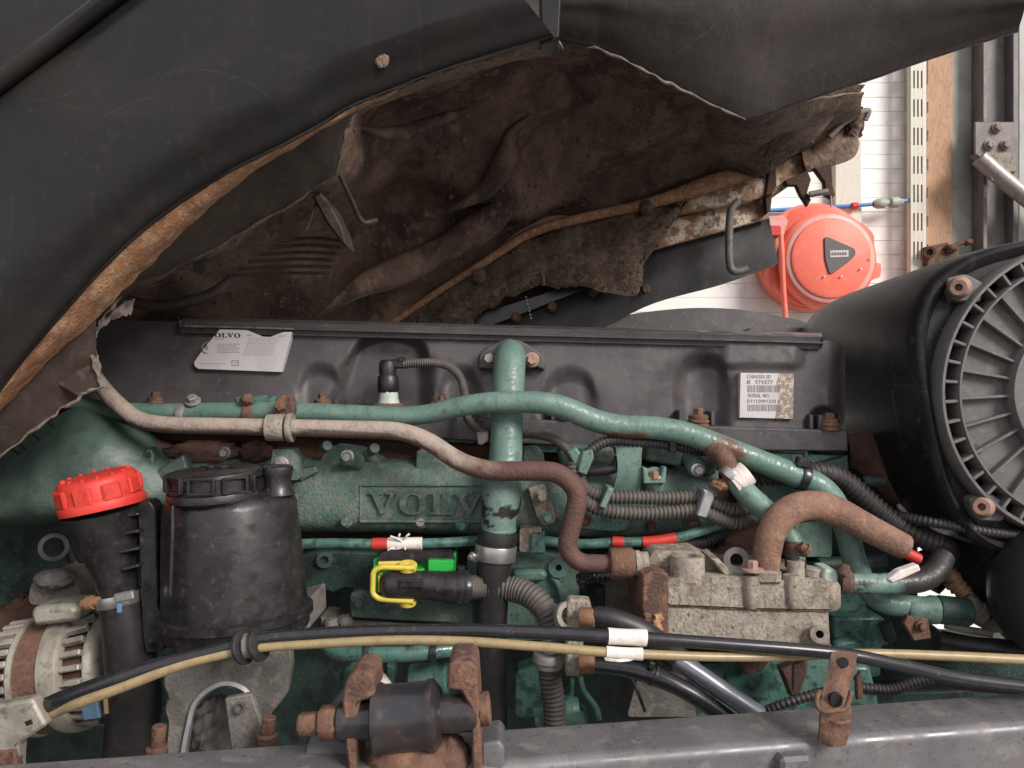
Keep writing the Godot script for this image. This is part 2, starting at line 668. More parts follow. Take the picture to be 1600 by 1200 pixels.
# base colour plus layers [noise, low, high, colour, strength, sx, sy, offset]; every colour is a linear base colour
func mat(called: String, base: Color, layers: Array, o := {}) -> StandardMaterial3D:
	var m := StandardMaterial3D.new()
	m.resource_name = called
	var S: int = o.get("size", 256)
	var n := S * S
	var fr := PackedFloat32Array(); var fg := PackedFloat32Array(); var fb := PackedFloat32Array()
	fr.resize(n); fg.resize(n); fb.resize(n)
	fr.fill(base.r); fg.fill(base.g); fb.fill(base.b)
	var off := 0
	for L in layers:
		var src: PackedByteArray = noise_bytes[L[0]]
		var lut := PackedFloat32Array()
		lut.resize(256)
		for i in 256:
			lut[i] = smoothstep(L[1], L[2], i / 255.0) * (L[4] if L.size() > 4 else 1.0)
		var sx: int = L[5] if L.size() > 5 else 1
		var sy: int = L[6] if L.size() > 6 else 1
		off += 97
		var q: Color = L[3]
		var st := NS / S
		for y in S:
			var yy := ((y * st * sy + off) & 511) * NS
			for x in S:
				var a := lut[src[yy + ((x * st * sx + off * 3) & 511)]]
				if a > 0.0:
					var i := y * S + x
					fr[i] += (q.r - fr[i]) * a
					fg[i] += (q.g - fg[i]) * a
					fb[i] += (q.b - fb[i]) * a
	var srgb := PackedByteArray()
	srgb.resize(1025)
	for i in 1025:
		srgb[i] = int(round(255.0 * pow(Color(i / 1024.0, 0, 0).linear_to_srgb().r, 1.0)))
	var out := PackedByteArray()
	out.resize(n * 3)
	for i in n:
		out[i * 3] = srgb[int(clampf(fr[i], 0, 1) * 1024)]
		out[i * 3 + 1] = srgb[int(clampf(fg[i], 0, 1) * 1024)]
		out[i * 3 + 2] = srgb[int(clampf(fb[i], 0, 1) * 1024)]
	m.albedo_texture = ImageTexture.create_from_image(Image.create_from_data(S, S, false, Image.FORMAT_RGB8, out))
	finish_mat(m, o)
	mats[called] = m
	return m

func finish_mat(m: StandardMaterial3D, o: Dictionary) -> void:
	m.roughness = o.get("rough", 0.6)
	m.metallic = o.get("metal", 0.0)
	m.metallic_specular = o.get("spec", 0.5)
	m.vertex_color_use_as_albedo = true
	m.uv1_triplanar = true
	m.uv1_world_triplanar = true
	var s: float = o.get("scale", 4.0)
	m.uv1_scale = Vector3(s, s, s)
	m.uv1_offset = Vector3(0.13, 0.37, 0.71)
	if o.has("bump"):
		m.heightmap_enabled = true
		m.heightmap_texture = noise_bytes[o.bump + "!"]
		m.heightmap_scale = o.get("bscale", 0.05)
	if o.has("rtex"):
		m.roughness_texture = noise_bytes[o.rtex + "!"]
		m.roughness_texture_channel = BaseMaterial3D.TEXTURE_CHANNEL_GRAYSCALE
	if o.has("coat"):
		m.clearcoat_enabled = true
		m.clearcoat = o.coat
		m.clearcoat_roughness = o.get("coat_rough", 0.2)

func plainmat(called: String, c: Color, o := {}) -> StandardMaterial3D:
	var m := StandardMaterial3D.new()
	m.resource_name = called
	m.albedo_color = c.linear_to_srgb()
	m.roughness = o.get("rough", 0.6)
	m.metallic = o.get("metal", 0.0)
	m.vertex_color_use_as_albedo = true
	mats[called] = m
	return m

func make_materials() -> void:
	make_noise("big", FastNoiseLite.TYPE_SIMPLEX_SMOOTH, 0.006, 4, 11)
	make_noise("mid", FastNoiseLite.TYPE_SIMPLEX_SMOOTH, 0.02, 5, 12)
	make_noise("fine", FastNoiseLite.TYPE_SIMPLEX_SMOOTH, 0.07, 4, 13)
	make_noise("grain", FastNoiseLite.TYPE_VALUE, 0.3, 2, 14)
	make_noise("cell", FastNoiseLite.TYPE_CELLULAR, 0.045, 2, 15, FastNoiseLite.FRACTAL_FBM, FastNoiseLite.RETURN_DISTANCE)
	make_noise("ridge", FastNoiseLite.TYPE_SIMPLEX_SMOOTH, 0.012, 5, 16, FastNoiseLite.FRACTAL_RIDGED)
	make_noise("pits", FastNoiseLite.TYPE_CELLULAR, 0.1, 2, 17, FastNoiseLite.FRACTAL_FBM, FastNoiseLite.RETURN_DISTANCE)
	make_marks()
	var dust := lin(0.24, 0.19, 0.135)
	var rst := lin(0.14, 0.055, 0.025)
	# engine paint: clean bent pipes, and castings under dust and oil
	mat("green_pipe", lin(0.090, 0.168, 0.140), [["big", 0.35, 0.7, lin(0.14, 0.222, 0.187), 0.85], ["mid", 0.58, 0.78, lin(0.052, 0.10, 0.084), 0.6], ["fine", 0.68, 0.84, lin(0.21, 0.195, 0.155), 0.45], ["grain", 0.8, 0.97, lin(0.05, 0.06, 0.05), 0.45], ["pits", 0.075, 0.02, lin(0.10, 0.055, 0.035), 0.85, 2, 2], ["ridge", 0.86, 0.98, lin(0.045, 0.06, 0.05), 0.45, 1, 2], ["scratch", 0.25, 0.8, lin(0.05, 0.055, 0.045), 0.6], ["specks", 0.3, 0.9, lin(0.06, 0.045, 0.032), 0.7], ["specks", 0.3, 0.9, lin(0.26, 0.25, 0.21), 0.45, 2, 2]], {"rough": 1.0, "rtex": "fine", "bump": "fine", "bscale": 0.035})
	mat("green_cast", lin(0.052, 0.098, 0.082), [["big", 0.38, 0.66, lin(0.10, 0.15, 0.125), 0.85], ["mid", 0.54, 0.74, lin(0.18, 0.168, 0.13), 0.65], ["fine", 0.64, 0.82, lin(0.024, 0.036, 0.03), 0.6], ["grain", 0.7, 0.95, lin(0.15, 0.165, 0.135), 0.25], ["pits", 0.07, 0.0, lin(0.02, 0.024, 0.02), 0.5], ["runs", 0.2, 0.9, lin(0.03, 0.036, 0.03), 0.6], ["specks", 0.3, 0.9, lin(0.2, 0.19, 0.15), 0.45]], {"rough": 0.68, "bump": "fine", "bscale": 0.09})
	mat("green_smooth", lin(0.045, 0.078, 0.062), [["big", 0.4, 0.7, lin(0.065, 0.10, 0.082), 0.8], ["mid", 0.6, 0.82, lin(0.03, 0.045, 0.037), 0.6], ["fine", 0.72, 0.88, lin(0.11, 0.10, 0.075), 0.35], ["runs", 0.2, 0.9, lin(0.02, 0.03, 0.025), 0.5], ["specks", 0.3, 0.9, lin(0.13, 0.125, 0.1), 0.4]], {"rough": 0.5, "bump": "fine", "bscale": 0.05})
	mat("rod_steel", lin(0.2, 0.215, 0.245), [["mid", 0.5, 0.8, lin(0.15, 0.155, 0.17), 0.6]], {"rough": 0.3, "metal": 0.6})
	mat("green_dark", lin(0.018, 0.048, 0.040), [["big", 0.4, 0.7, lin(0.010, 0.017, 0.015), 0.85], ["mid", 0.6, 0.8, lin(0.035, 0.07, 0.057), 0.5], ["fine", 0.7, 0.85, dust, 0.3]], {"rough": 0.6, "bump": "fine", "bscale": 0.06})
	mat("green_block", lin(0.056, 0.142, 0.117), [["big", 0.45, 0.7, lin(0.095, 0.18, 0.148), 0.7], ["mid", 0.52, 0.72, lin(0.022, 0.045, 0.038), 0.8], ["fine", 0.66, 0.83, lin(0.14, 0.12, 0.09), 0.45], ["pits", 0.08, 0.0, lin(0.02, 0.03, 0.025), 0.6], ["runs", 0.2, 0.9, lin(0.022, 0.035, 0.03), 0.7], ["specks", 0.3, 0.9, lin(0.03, 0.035, 0.03), 0.5]], {"rough": 0.75, "rtex": "mid", "bump": "fine", "bscale": 0.05})
	# plastics and rubber
	mat("cover_plastic", lin(0.053, 0.0485, 0.052), [["big", 0.42, 0.75, lin(0.074, 0.067, 0.069), 0.8], ["mid", 0.62, 0.85, lin(0.10, 0.089, 0.082), 0.4], ["ridge", 0.8, 0.97, lin(0.13, 0.12, 0.11), 0.25, 1, 3], ["grain", 0.82, 0.97, lin(0.16, 0.145, 0.135), 0.3], ["pits", 0.05, 0.0, lin(0.2, 0.18, 0.16), 0.5], ["scratch", 0.2, 0.8, lin(0.14, 0.13, 0.125), 0.5], ["runs", 0.3, 0.9, lin(0.10, 0.088, 0.08), 0.35], ["specks", 0.3, 0.9, lin(0.17, 0.15, 0.13), 0.35, 2, 2]], {"rough": 0.85, "rtex": "mid", "bump": "grain", "bscale": 0.012, "size": 512, "scale": 2.0})
	mat("black_plastic", lin(0.013, 0.012, 0.013), [["big", 0.45, 0.75, lin(0.022, 0.02, 0.021), 0.8], ["mid", 0.62, 0.85, lin(0.055, 0.049, 0.044), 0.4], ["ridge", 0.82, 0.97, lin(0.09, 0.08, 0.07), 0.3, 1, 2], ["pits", 0.05, 0.0, lin(0.15, 0.14, 0.12), 0.4], ["scratch", 0.2, 0.8, lin(0.085, 0.08, 0.075), 0.5], ["specks", 0.3, 0.9, lin(0.12, 0.105, 0.09), 0.35]], {"rough": 0.8, "rtex": "mid", "bump": "grain", "bscale": 0.008})
	mat("filter_black", lin(0.012, 0.0115, 0.013), [["big", 0.5, 0.75, lin(0.026, 0.024, 0.024), 0.6], ["ridge", 0.86, 0.98, lin(0.07, 0.073, 0.08), 0.4, 3, 1], ["mid", 0.7, 0.9, lin(0.06, 0.053, 0.05), 0.35], ["grain", 0.84, 0.97, lin(0.10, 0.09, 0.08), 0.25], ["runs", 0.15, 0.8, lin(0.07, 0.068, 0.07), 0.55], ["scratch", 0.2, 0.8, lin(0.10, 0.1, 0.105), 0.55], ["specks", 0.3, 0.9, lin(0.13, 0.12, 0.11), 0.4]], {"rough": 0.42, "spec": 0.38, "bump": "grain", "bscale": 0.006, "size": 512, "scale": 2.0})
	mat("lid_grey", lin(0.098, 0.096, 0.094), [["big", 0.4, 0.7, lin(0.13, 0.126, 0.12), 0.7], ["mid", 0.62, 0.85, lin(0.18, 0.17, 0.155), 0.4], ["fine", 0.72, 0.9, lin(0.06, 0.058, 0.055), 0.5], ["scratch", 0.2, 0.8, lin(0.24, 0.23, 0.22), 0.5], ["specks", 0.3, 0.9, lin(0.22, 0.2, 0.175), 0.5], ["runs", 0.3, 0.9, lin(0.05, 0.047, 0.045), 0.5]], {"rough": 0.55, "bump": "grain", "bscale": 0.01})
	mat("rubber", lin(0.016, 0.015, 0.016), [["mid", 0.5, 0.8, lin(0.035, 0.032, 0.03), 0.6], ["fine", 0.7, 0.9, lin(0.09, 0.08, 0.07), 0.3]], {"rough": 0.45, "bump": "fine", "bscale": 0.01})
	mat("hose_gloss", lin(0.016, 0.017, 0.02), [["mid", 0.55, 0.85, lin(0.035, 0.035, 0.037), 0.5], ["scratch", 0.2, 0.8, lin(0.07, 0.068, 0.066), 0.5], ["specks", 0.3, 0.9, lin(0.12, 0.105, 0.09), 0.4]], {"rough": 0.26})
	mat("conduit", lin(0.026, 0.024, 0.024), [["mid", 0.5, 0.8, lin(0.07, 0.062, 0.055), 0.6], ["big", 0.5, 0.8, lin(0.045, 0.042, 0.04), 0.5]], {"rough": 0.5})
	mat("conduit_dusty", lin(0.075, 0.066, 0.058), [["mid", 0.5, 0.8, lin(0.13, 0.112, 0.094), 0.6], ["big", 0.5, 0.8, lin(0.05, 0.045, 0.04), 0.5]], {"rough": 0.65})
	# rust and bare metal
	mat("rust", lin(0.125, 0.066, 0.042), [["big", 0.4, 0.68, lin(0.068, 0.037, 0.031), 0.85], ["mid", 0.5, 0.75, lin(0.20, 0.105, 0.058), 0.7], ["fine", 0.58, 0.78, lin(0.045, 0.028, 0.024), 0.7], ["grain", 0.7, 0.92, lin(0.26, 0.16, 0.10), 0.4], ["pits", 0.1, 0.0, lin(0.30, 0.21, 0.15), 0.5]], {"rough": 0.85, "bump": "fine", "bscale": 0.11})
	mat("rust_warm", lin(0.21, 0.118, 0.078), [["big", 0.4, 0.68, lin(0.13, 0.075, 0.060), 0.8], ["mid", 0.5, 0.75, lin(0.29, 0.165, 0.10), 0.7], ["fine", 0.6, 0.8, lin(0.08, 0.05, 0.04), 0.6], ["grain", 0.7, 0.92, lin(0.34, 0.22, 0.15), 0.4], ["pits", 0.1, 0.02, lin(0.36, 0.27, 0.2), 0.5, 2, 2]], {"rough": 0.85, "bump": "fine", "bscale": 0.11})
	mat("blue_faded", lin(0.10, 0.19, 0.30), [["mid", 0.5, 0.75, lin(0.06, 0.10, 0.14), 0.7]], {"rough": 0.6})
	mat("rust_pipe", lin(0.5, 0.5, 0.5), [["big", 0.4, 0.7, lin(0.62, 0.58, 0.54), 0.8], ["mid", 0.5, 0.75, lin(0.36, 0.33, 0.32), 0.7], ["fine", 0.6, 0.8, lin(0.72, 0.64, 0.55), 0.5], ["pits", 0.09, 0.0, lin(0.25, 0.2, 0.18), 0.7]], {"rough": 0.75, "bump": "fine", "bscale": 0.09})
	mat("rust_bright", lin(0.36, 0.175, 0.078), [["big", 0.4, 0.68, lin(0.45, 0.26, 0.13), 0.75], ["mid", 0.5, 0.68, lin(0.55, 0.42, 0.30), 0.65], ["fine", 0.55, 0.78, lin(0.19, 0.08, 0.04), 0.85], ["mid", 0.6, 0.75, lin(0.12, 0.06, 0.04), 0.6, 3, 1]], {"rough": 0.9, "bump": "fine", "bscale": 0.1, "scale": 6.0})
	mat("rust_flaking", lin(0.56, 0.48, 0.39), [["big", 0.45, 0.65, lin(0.26, 0.135, 0.065), 0.9], ["mid", 0.5, 0.64, lin(0.14, 0.07, 0.04), 0.85], ["fine", 0.56, 0.72, lin(0.27, 0.13, 0.06), 0.8], ["pits", 0.12, 0.0, lin(0.08, 0.045, 0.03), 0.7]], {"rough": 0.85, "bump": "fine", "bscale": 0.12, "scale": 3.0})
	mat("rust_dark", lin(0.055, 0.028, 0.02), [["big", 0.4, 0.7, lin(0.085, 0.036, 0.022), 0.8], ["mid", 0.55, 0.8, lin(0.03, 0.02, 0.017), 0.7], ["fine", 0.68, 0.85, lin(0.13, 0.07, 0.04), 0.6]], {"rough": 0.85, "bump": "fine", "bscale": 0.08})
	mat("alloy", lin(0.255, 0.232, 0.192), [["big", 0.4, 0.68, lin(0.165, 0.14, 0.105), 0.8], ["mid", 0.5, 0.7, lin(0.35, 0.315, 0.25), 0.6], ["fine", 0.60, 0.76, lin(0.10, 0.085, 0.066), 0.55], ["mid", 0.62, 0.78, lin(0.15, 0.09, 0.058), 0.6, 2, 1], ["runs", 0.2, 0.8, lin(0.08, 0.055, 0.04), 0.65], ["specks", 0.3, 0.9, lin(0.04, 0.033, 0.027), 0.75], ["grain", 0.8, 0.97, lin(0.42, 0.385, 0.32), 0.3]], {"rough": 0.75, "bump": "fine", "bscale": 0.09, "scale": 4.0})
	mat("alloy_pale", lin(0.34, 0.325, 0.275), [["big", 0.4, 0.7, lin(0.22, 0.205, 0.165), 0.75], ["mid", 0.58, 0.8, lin(0.10, 0.085, 0.064), 0.65], ["fine", 0.66, 0.82, lin(0.16, 0.10, 0.06), 0.4]], {"rough": 0.5, "metal": 0.25, "bump": "fine", "bscale": 0.04, "scale": 4.0})
	mat("grey_cast", lin(0.16, 0.15, 0.135), [["big", 0.4, 0.7, lin(0.10, 0.092, 0.083), 0.8], ["mid", 0.55, 0.75, lin(0.22, 0.195, 0.165), 0.6], ["fine", 0.65, 0.8, lin(0.06, 0.05, 0.042), 0.6]], {"rough": 0.6, "bump": "fine", "bscale": 0.06})
	mat("frame_paint", lin(0.098, 0.098, 0.104), [["big", 0.42, 0.72, lin(0.145, 0.142, 0.144), 0.6], ["mid", 0.6, 0.85, lin(0.23, 0.21, 0.195), 0.45], ["fine", 0.74, 0.9, lin(0.05, 0.047, 0.047), 0.6], ["grain", 0.86, 0.97, lin(0.03, 0.028, 0.028), 0.5], ["pits", 0.06, 0.0, lin(0.2, 0.12, 0.07), 0.7], ["scratch", 0.2, 0.8, lin(0.04, 0.037, 0.036), 0.6], ["specks", 0.3, 0.9, lin(0.17, 0.10, 0.065), 0.6], ["scratch", 0.2, 0.8, lin(0.32, 0.3, 0.28), 0.5, 2, 2], ["specks", 0.3, 0.9, lin(0.03, 0.028, 0.028), 0.6, 2, 2]], {"rough": 0.75, "rtex": "mid", "bump": "mid", "bscale": 0.02, "size": 512, "scale": 2.0})
	mat("black_paint", lin(0.022, 0.023, 0.027), [["big", 0.5, 0.7, lin(0.05, 0.03, 0.024), 0.6], ["mid", 0.64, 0.85, lin(0.09, 0.05, 0.034), 0.5]], {"rough": 0.24, "bump": "mid", "bscale": 0.02})
	mat("zinc", lin(0.42, 0.42, 0.41), [["mid", 0.5, 0.8, lin(0.3, 0.29, 0.27), 0.7], ["fine", 0.7, 0.85, lin(0.2, 0.15, 0.1), 0.5]], {"rough": 0.34, "metal": 0.8})
	mat("zinc_dull", lin(0.3, 0.29, 0.27), [["mid", 0.5, 0.8, lin(0.2, 0.18, 0.15), 0.7], ["fine", 0.65, 0.85, lin(0.12, 0.08, 0.05), 0.6]], {"rough": 0.5, "metal": 0.5})
	mat("brass", lin(0.24, 0.13, 0.07), [["mid", 0.45, 0.75, lin(0.13, 0.065, 0.04), 0.7], ["fine", 0.65, 0.85, lin(0.3, 0.2, 0.12), 0.5]], {"rough": 0.6, "metal": 0.2, "bump": "fine", "bscale": 0.04})
	# cab
	mat("cab_paint", lin(0.0125, 0.0118, 0.0118), [["big", 0.45, 0.75, lin(0.02, 0.018, 0.0172), 0.7], ["mid", 0.66, 0.9, lin(0.032, 0.029, 0.026), 0.3, 1, 2], ["grain", 0.72, 0.95, lin(0.032, 0.030, 0.028), 0.3], ["ridge", 0.9, 0.99, lin(0.06, 0.054, 0.048), 0.35], ["runs", 0.2, 0.9, lin(0.036, 0.032, 0.029), 0.4], ["scratch", 0.2, 0.8, lin(0.06, 0.055, 0.05), 0.35], ["specks", 0.3, 0.9, lin(0.045, 0.04, 0.035), 0.3, 2, 2]], {"spec": 0.36, "rough": 0.7, "rtex": "big", "bump": "grain", "bscale": 0.012, "size": 512, "scale": 1.3})
	mat("sill_black", lin(0.027, 0.0235, 0.022), [["big", 0.42, 0.75, lin(0.04, 0.034, 0.03), 0.8], ["mid", 0.62, 0.8, lin(0.05, 0.042, 0.036), 0.4], ["ridge", 0.9, 0.99, lin(0.19, 0.165, 0.14), 0.4, 1, 1], ["grain", 0.7, 0.95, lin(0.065, 0.057, 0.05), 0.4], ["pits", 0.05, 0.0, lin(0.22, 0.19, 0.15), 0.6], ["runs", 0.2, 0.9, lin(0.075, 0.064, 0.054), 0.4], ["scratch", 0.2, 0.8, lin(0.12, 0.105, 0.09), 0.5], ["specks", 0.3, 0.9, lin(0.08, 0.068, 0.057), 0.35, 2, 2]], {"spec": 0.3, "rough": 0.6, "bump": "fine", "bscale": 0.04, "size": 512, "scale": 2.0})
	mat("cab_dirt", lin(0.125, 0.080, 0.060), [["big", 0.46, 0.66, lin(0.035, 0.024, 0.02), 0.85], ["big", 0.5, 0.72, lin(0.26, 0.175, 0.125), 0.65, 2, 1], ["mid", 0.54, 0.76, lin(0.25, 0.17, 0.12), 0.6], ["ridge", 0.72, 0.95, lin(0.28, 0.19, 0.125), 0.45], ["fine", 0.64, 0.84, lin(0.03, 0.021, 0.018), 0.55], ["grain", 0.75, 0.95, lin(0.30, 0.22, 0.16), 0.3], ["runs", 0.2, 0.9, lin(0.02, 0.014, 0.012), 0.5], ["specks", 0.2, 0.8, lin(0.32, 0.235, 0.165), 0.6], ["specks", 0.2, 0.8, lin(0.02, 0.014, 0.012), 0.7, 2, 2]], {"rough": 0.85, "bump": "fine", "bscale": 0.2, "size": 512, "scale": 1.6})
	mat("mud", lin(0.155, 0.112, 0.078), [["big", 0.45, 0.68, lin(0.07, 0.048, 0.034), 0.75], ["mid", 0.5, 0.72, lin(0.28, 0.215, 0.155), 0.7], ["fine", 0.58, 0.76, lin(0.04, 0.03, 0.023), 0.8], ["grain", 0.7, 0.9, lin(0.28, 0.225, 0.165), 0.45]], {"rough": 0.95, "bump": "fine", "bscale": 0.22, "scale": 5.0})
	mat("torn_edge", lin(0.15, 0.122, 0.10), [["mid", 0.45, 0.7, lin(0.06, 0.046, 0.037), 0.8], ["fine", 0.6, 0.8, lin(0.27, 0.235, 0.2), 0.5]], {"rough": 0.8, "bump": "fine", "bscale": 0.1})
	mat("liner", lin(0.055, 0.042, 0.031), [["big", 0.4, 0.7, lin(0.036, 0.026, 0.02), 0.8], ["mid", 0.58, 0.8, lin(0.095, 0.076, 0.056), 0.6], ["fine", 0.7, 0.86, lin(0.13, 0.065, 0.04), 0.4]], {"rough": 0.7, "bump": "fine", "bscale": 0.05})
	# clean colours
	mat("wall_white", lin(0.85, 0.84, 0.80), [["big", 0.45, 0.8, lin(0.74, 0.72, 0.67), 0.7], ["fine", 0.76, 0.9, lin(0.55, 0.52, 0.46), 0.25], ["runs", 0.3, 0.9, lin(0.66, 0.63, 0.56), 0.3], ["specks", 0.4, 0.9, lin(0.5, 0.46, 0.4), 0.25]], {"rough": 0.5, "scale": 1.5})
	mat("cream", lin(0.60, 0.58, 0.49), [["mid", 0.55, 0.8, lin(0.5, 0.47, 0.39), 0.6]], {"rough": 0.45})
	mat("timber", lin(0.45, 0.29, 0.18), [["ridge", 0.5, 0.9, lin(0.3, 0.15, 0.075), 0.7, 4, 1], ["big", 0.45, 0.75, lin(0.52, 0.31, 0.175), 0.6, 2, 1], ["fine", 0.74, 0.9, lin(0.14, 0.08, 0.045), 0.5, 3, 1]], {"rough": 0.75, "scale": 2.0})
	mat("panel_grey", lin(0.34, 0.36, 0.325), [["big", 0.4, 0.7, lin(0.26, 0.275, 0.25), 0.7, 2, 1], ["mid", 0.6, 0.8, lin(0.33, 0.33, 0.29), 0.4]], {"rough": 0.5, "scale": 2.0})
	mat("column_steel", lin(0.12, 0.105, 0.105), [["big", 0.4, 0.7, lin(0.17, 0.15, 0.145), 0.8, 2, 1], ["mid", 0.6, 0.8, lin(0.24, 0.21, 0.18), 0.4]], {"rough": 0.5, "scale": 2.0})
	mat("galvanised", lin(0.33, 0.345, 0.355), [["cell", 0.2, 0.6, lin(0.26, 0.275, 0.29), 0.6], ["mid", 0.6, 0.8, lin(0.5, 0.42, 0.34), 0.4]], {"rough": 0.45, "metal": 0.3})
	mat("reel_orange", lin(0.84, 0.17, 0.11), [["big", 0.45, 0.8, lin(0.86, 0.23, 0.165), 0.6], ["mid", 0.62, 0.85, lin(0.6, 0.12, 0.08), 0.35], ["fine", 0.76, 0.9, lin(0.42, 0.09, 0.06), 0.4], ["scratch", 0.25, 0.9, lin(0.5, 0.16, 0.12), 0.4], ["runs", 0.3, 0.9, lin(0.4, 0.12, 0.09), 0.3]], {"rough": 0.5})
	mat("reel_pale", lin(0.62, 0.34, 0.31), [["big", 0.4, 0.7, lin(0.7, 0.24, 0.18), 0.7]], {"rough": 0.45})
	mat("badge_grey", lin(0.10, 0.088, 0.085), [["mid", 0.55, 0.8, lin(0.13, 0.115, 0.11), 0.6]], {"rough": 0.4})
	mat("cap_red", lin(0.52, 0.03, 0.02), [["big", 0.45, 0.75, lin(0.6, 0.055, 0.04), 0.7], ["mid", 0.62, 0.82, lin(0.25, 0.022, 0.016), 0.5], ["fine", 0.72, 0.88, lin(0.2, 0.06, 0.04), 0.4], ["scratch", 0.2, 0.8, lin(0.7, 0.14, 0.1), 0.4], ["specks", 0.3, 0.9, lin(0.12, 0.03, 0.025), 0.6]], {"rough": 0.55})
	mat("clip_yellow", lin(0.58, 0.46, 0.065), [["mid", 0.5, 0.8, lin(0.44, 0.35, 0.06), 0.6], ["fine", 0.72, 0.85, lin(0.25, 0.17, 0.06), 0.5]], {"rough": 0.45})
	mat("clip_green", lin(0.02, 0.36, 0.05), [["mid", 0.5, 0.8, lin(0.015, 0.25, 0.04), 0.6]], {"rough": 0.4})
	mat("line_yellow", lin(0.29, 0.225, 0.115), [["mid", 0.5, 0.8, lin(0.21, 0.16, 0.085), 0.7], ["fine", 0.7, 0.85, lin(0.16, 0.12, 0.06), 0.5], ["specks", 0.3, 0.9, lin(0.10, 0.075, 0.045), 0.5], ["scratch", 0.2, 0.8, lin(0.13, 0.10, 0.06), 0.5]], {"rough": 0.36})
	mat("tape_white", lin(0.66, 0.61, 0.56), [["mid", 0.5, 0.8, lin(0.55, 0.49, 0.44), 0.7], ["fine", 0.7, 0.85, lin(0.35, 0.3, 0.25), 0.5]], {"rough": 0.6, "bump": "fine", "bscale": 0.05})
	mat("red_paint", lin(0.45, 0.03, 0.022), [["mid", 0.55, 0.8, lin(0.33, 0.03, 0.022), 0.6], ["fine", 0.75, 0.9, lin(0.1, 0.05, 0.04), 0.5]], {"rough": 0.5})
	mat("air_blue", lin(0.08, 0.26, 0.55), [["mid", 0.55, 0.8, lin(0.12, 0.3, 0.55), 0.6]], {"rough": 0.4})
	mat("sticker", lin(0.50, 0.485, 0.485), [["big", 0.45, 0.75, lin(0.42, 0.40, 0.395), 0.6], ["fine", 0.72, 0.88, lin(0.33, 0.30, 0.28), 0.35]], {"rough": 0.5})
	mat("sticker_worn", lin(0.30, 0.24, 0.19), [["mid", 0.45, 0.65, lin(0.55, 0.5, 0.43), 0.9], ["fine", 0.5, 0.72, lin(0.12, 0.085, 0.06), 0.8]], {"rough": 0.7, "bump": "fine", "bscale": 0.05, "scale": 9.0})
	mat("floor_concrete", lin(0.17, 0.165, 0.155), [["big", 0.4, 0.7, lin(0.12, 0.115, 0.11), 0.7], ["mid", 0.55, 0.8, lin(0.22, 0.21, 0.195), 0.5], ["fine", 0.7, 0.88, lin(0.08, 0.075, 0.07), 0.4]], {"rough": 0.85, "scale": 1.0, "size": 512})
	mat("dust_tan", lin(0.27, 0.215, 0.155), [["big", 0.45, 0.7, lin(0.2, 0.165, 0.12), 0.8], ["fine", 0.6, 0.8, lin(0.36, 0.3, 0.23), 0.6], ["mid", 0.66, 0.8, lin(0.08, 0.13, 0.1), 0.7]], {"rough": 0.95, "bump": "fine", "bscale": 0.15})
	plainmat("ink", lin(0.012, 0.012, 0.014), {"rough": 0.6})
	plainmat("ink_faint", lin(0.30, 0.29, 0.29), {"rough": 0.6})
	plainmat("ink_grey", lin(0.17, 0.165, 0.165), {"rough": 0.6})
	plainmat("deep_black", lin(0.006, 0.006, 0.006), {"rough": 0.8})
	plainmat("badge_plate", lin(0.5, 0.47, 0.46), {"rough": 0.4})

# ================================================================ the scene
func _ready() -> void:
	var cam := Camera3D.new()
	cam.name = "camera"
	cam.position = Vector3(0, EYE, D)
	cam.fov = rad_to_deg(2.0 * atan(0.6 / D))
	cam.near = 0.02
	cam.far = 400.0
	add_child(cam)
	cam.current = true
	var sky_mat := ProceduralSkyMaterial.new()
	sky_mat.sky_top_color = Color(0.865, 0.85, 0.88)
	sky_mat.sky_horizon_color = Color(0.97, 0.945, 0.955)
	sky_mat.sky_curve = 0.25
	sky_mat.ground_bottom_color = Color(0.36, 0.35, 0.34)
	sky_mat.ground_horizon_color = Color(0.80, 0.79, 0.77)
	sky_mat.ground_curve = 0.05
	var sky := Sky.new()
	sky.sky_material = sky_mat
	var env := Environment.new()
	env.background_mode = Environment.BG_SKY
	env.sky = sky
	env.background_energy_multiplier = 0.68
	env.ambient_light_source = Environment.AMBIENT_SOURCE_SKY
	env.tonemap_mode = Environment.TONE_MAPPER_LINEAR
	env.tonemap_exposure = 2.0
	env.sdfgi_enabled = true
	env.ssao_enabled = true
	env.ssil_enabled = true
	var we := WorldEnvironment.new()
	we.name = "environment"
	we.environment = env
	add_child(we)
	var sun := DirectionalLight3D.new()
	sun.name = "daylight"
	sun.light_energy = 0.68
	sun.light_angular_distance = 22.0
	sun.light_color = Color(1.0, 0.965, 0.945)
	sun.shadow_enabled = true
	sun.basis = Basis.looking_at(Vector3(-0.58, -0.52, -0.62).normalized(), Vector3.UP)
	add_child(sun)
	make_materials()
	build_setting()
	build_cab()
	build_engine()
	build_cover()
	build_filter()
	build_pipes()
	build_harness()
	build_compressor()
	build_left()
	build_front()
	build_small()
	settle()

func M(called: String) -> StandardMaterial3D:
	return mats[called]

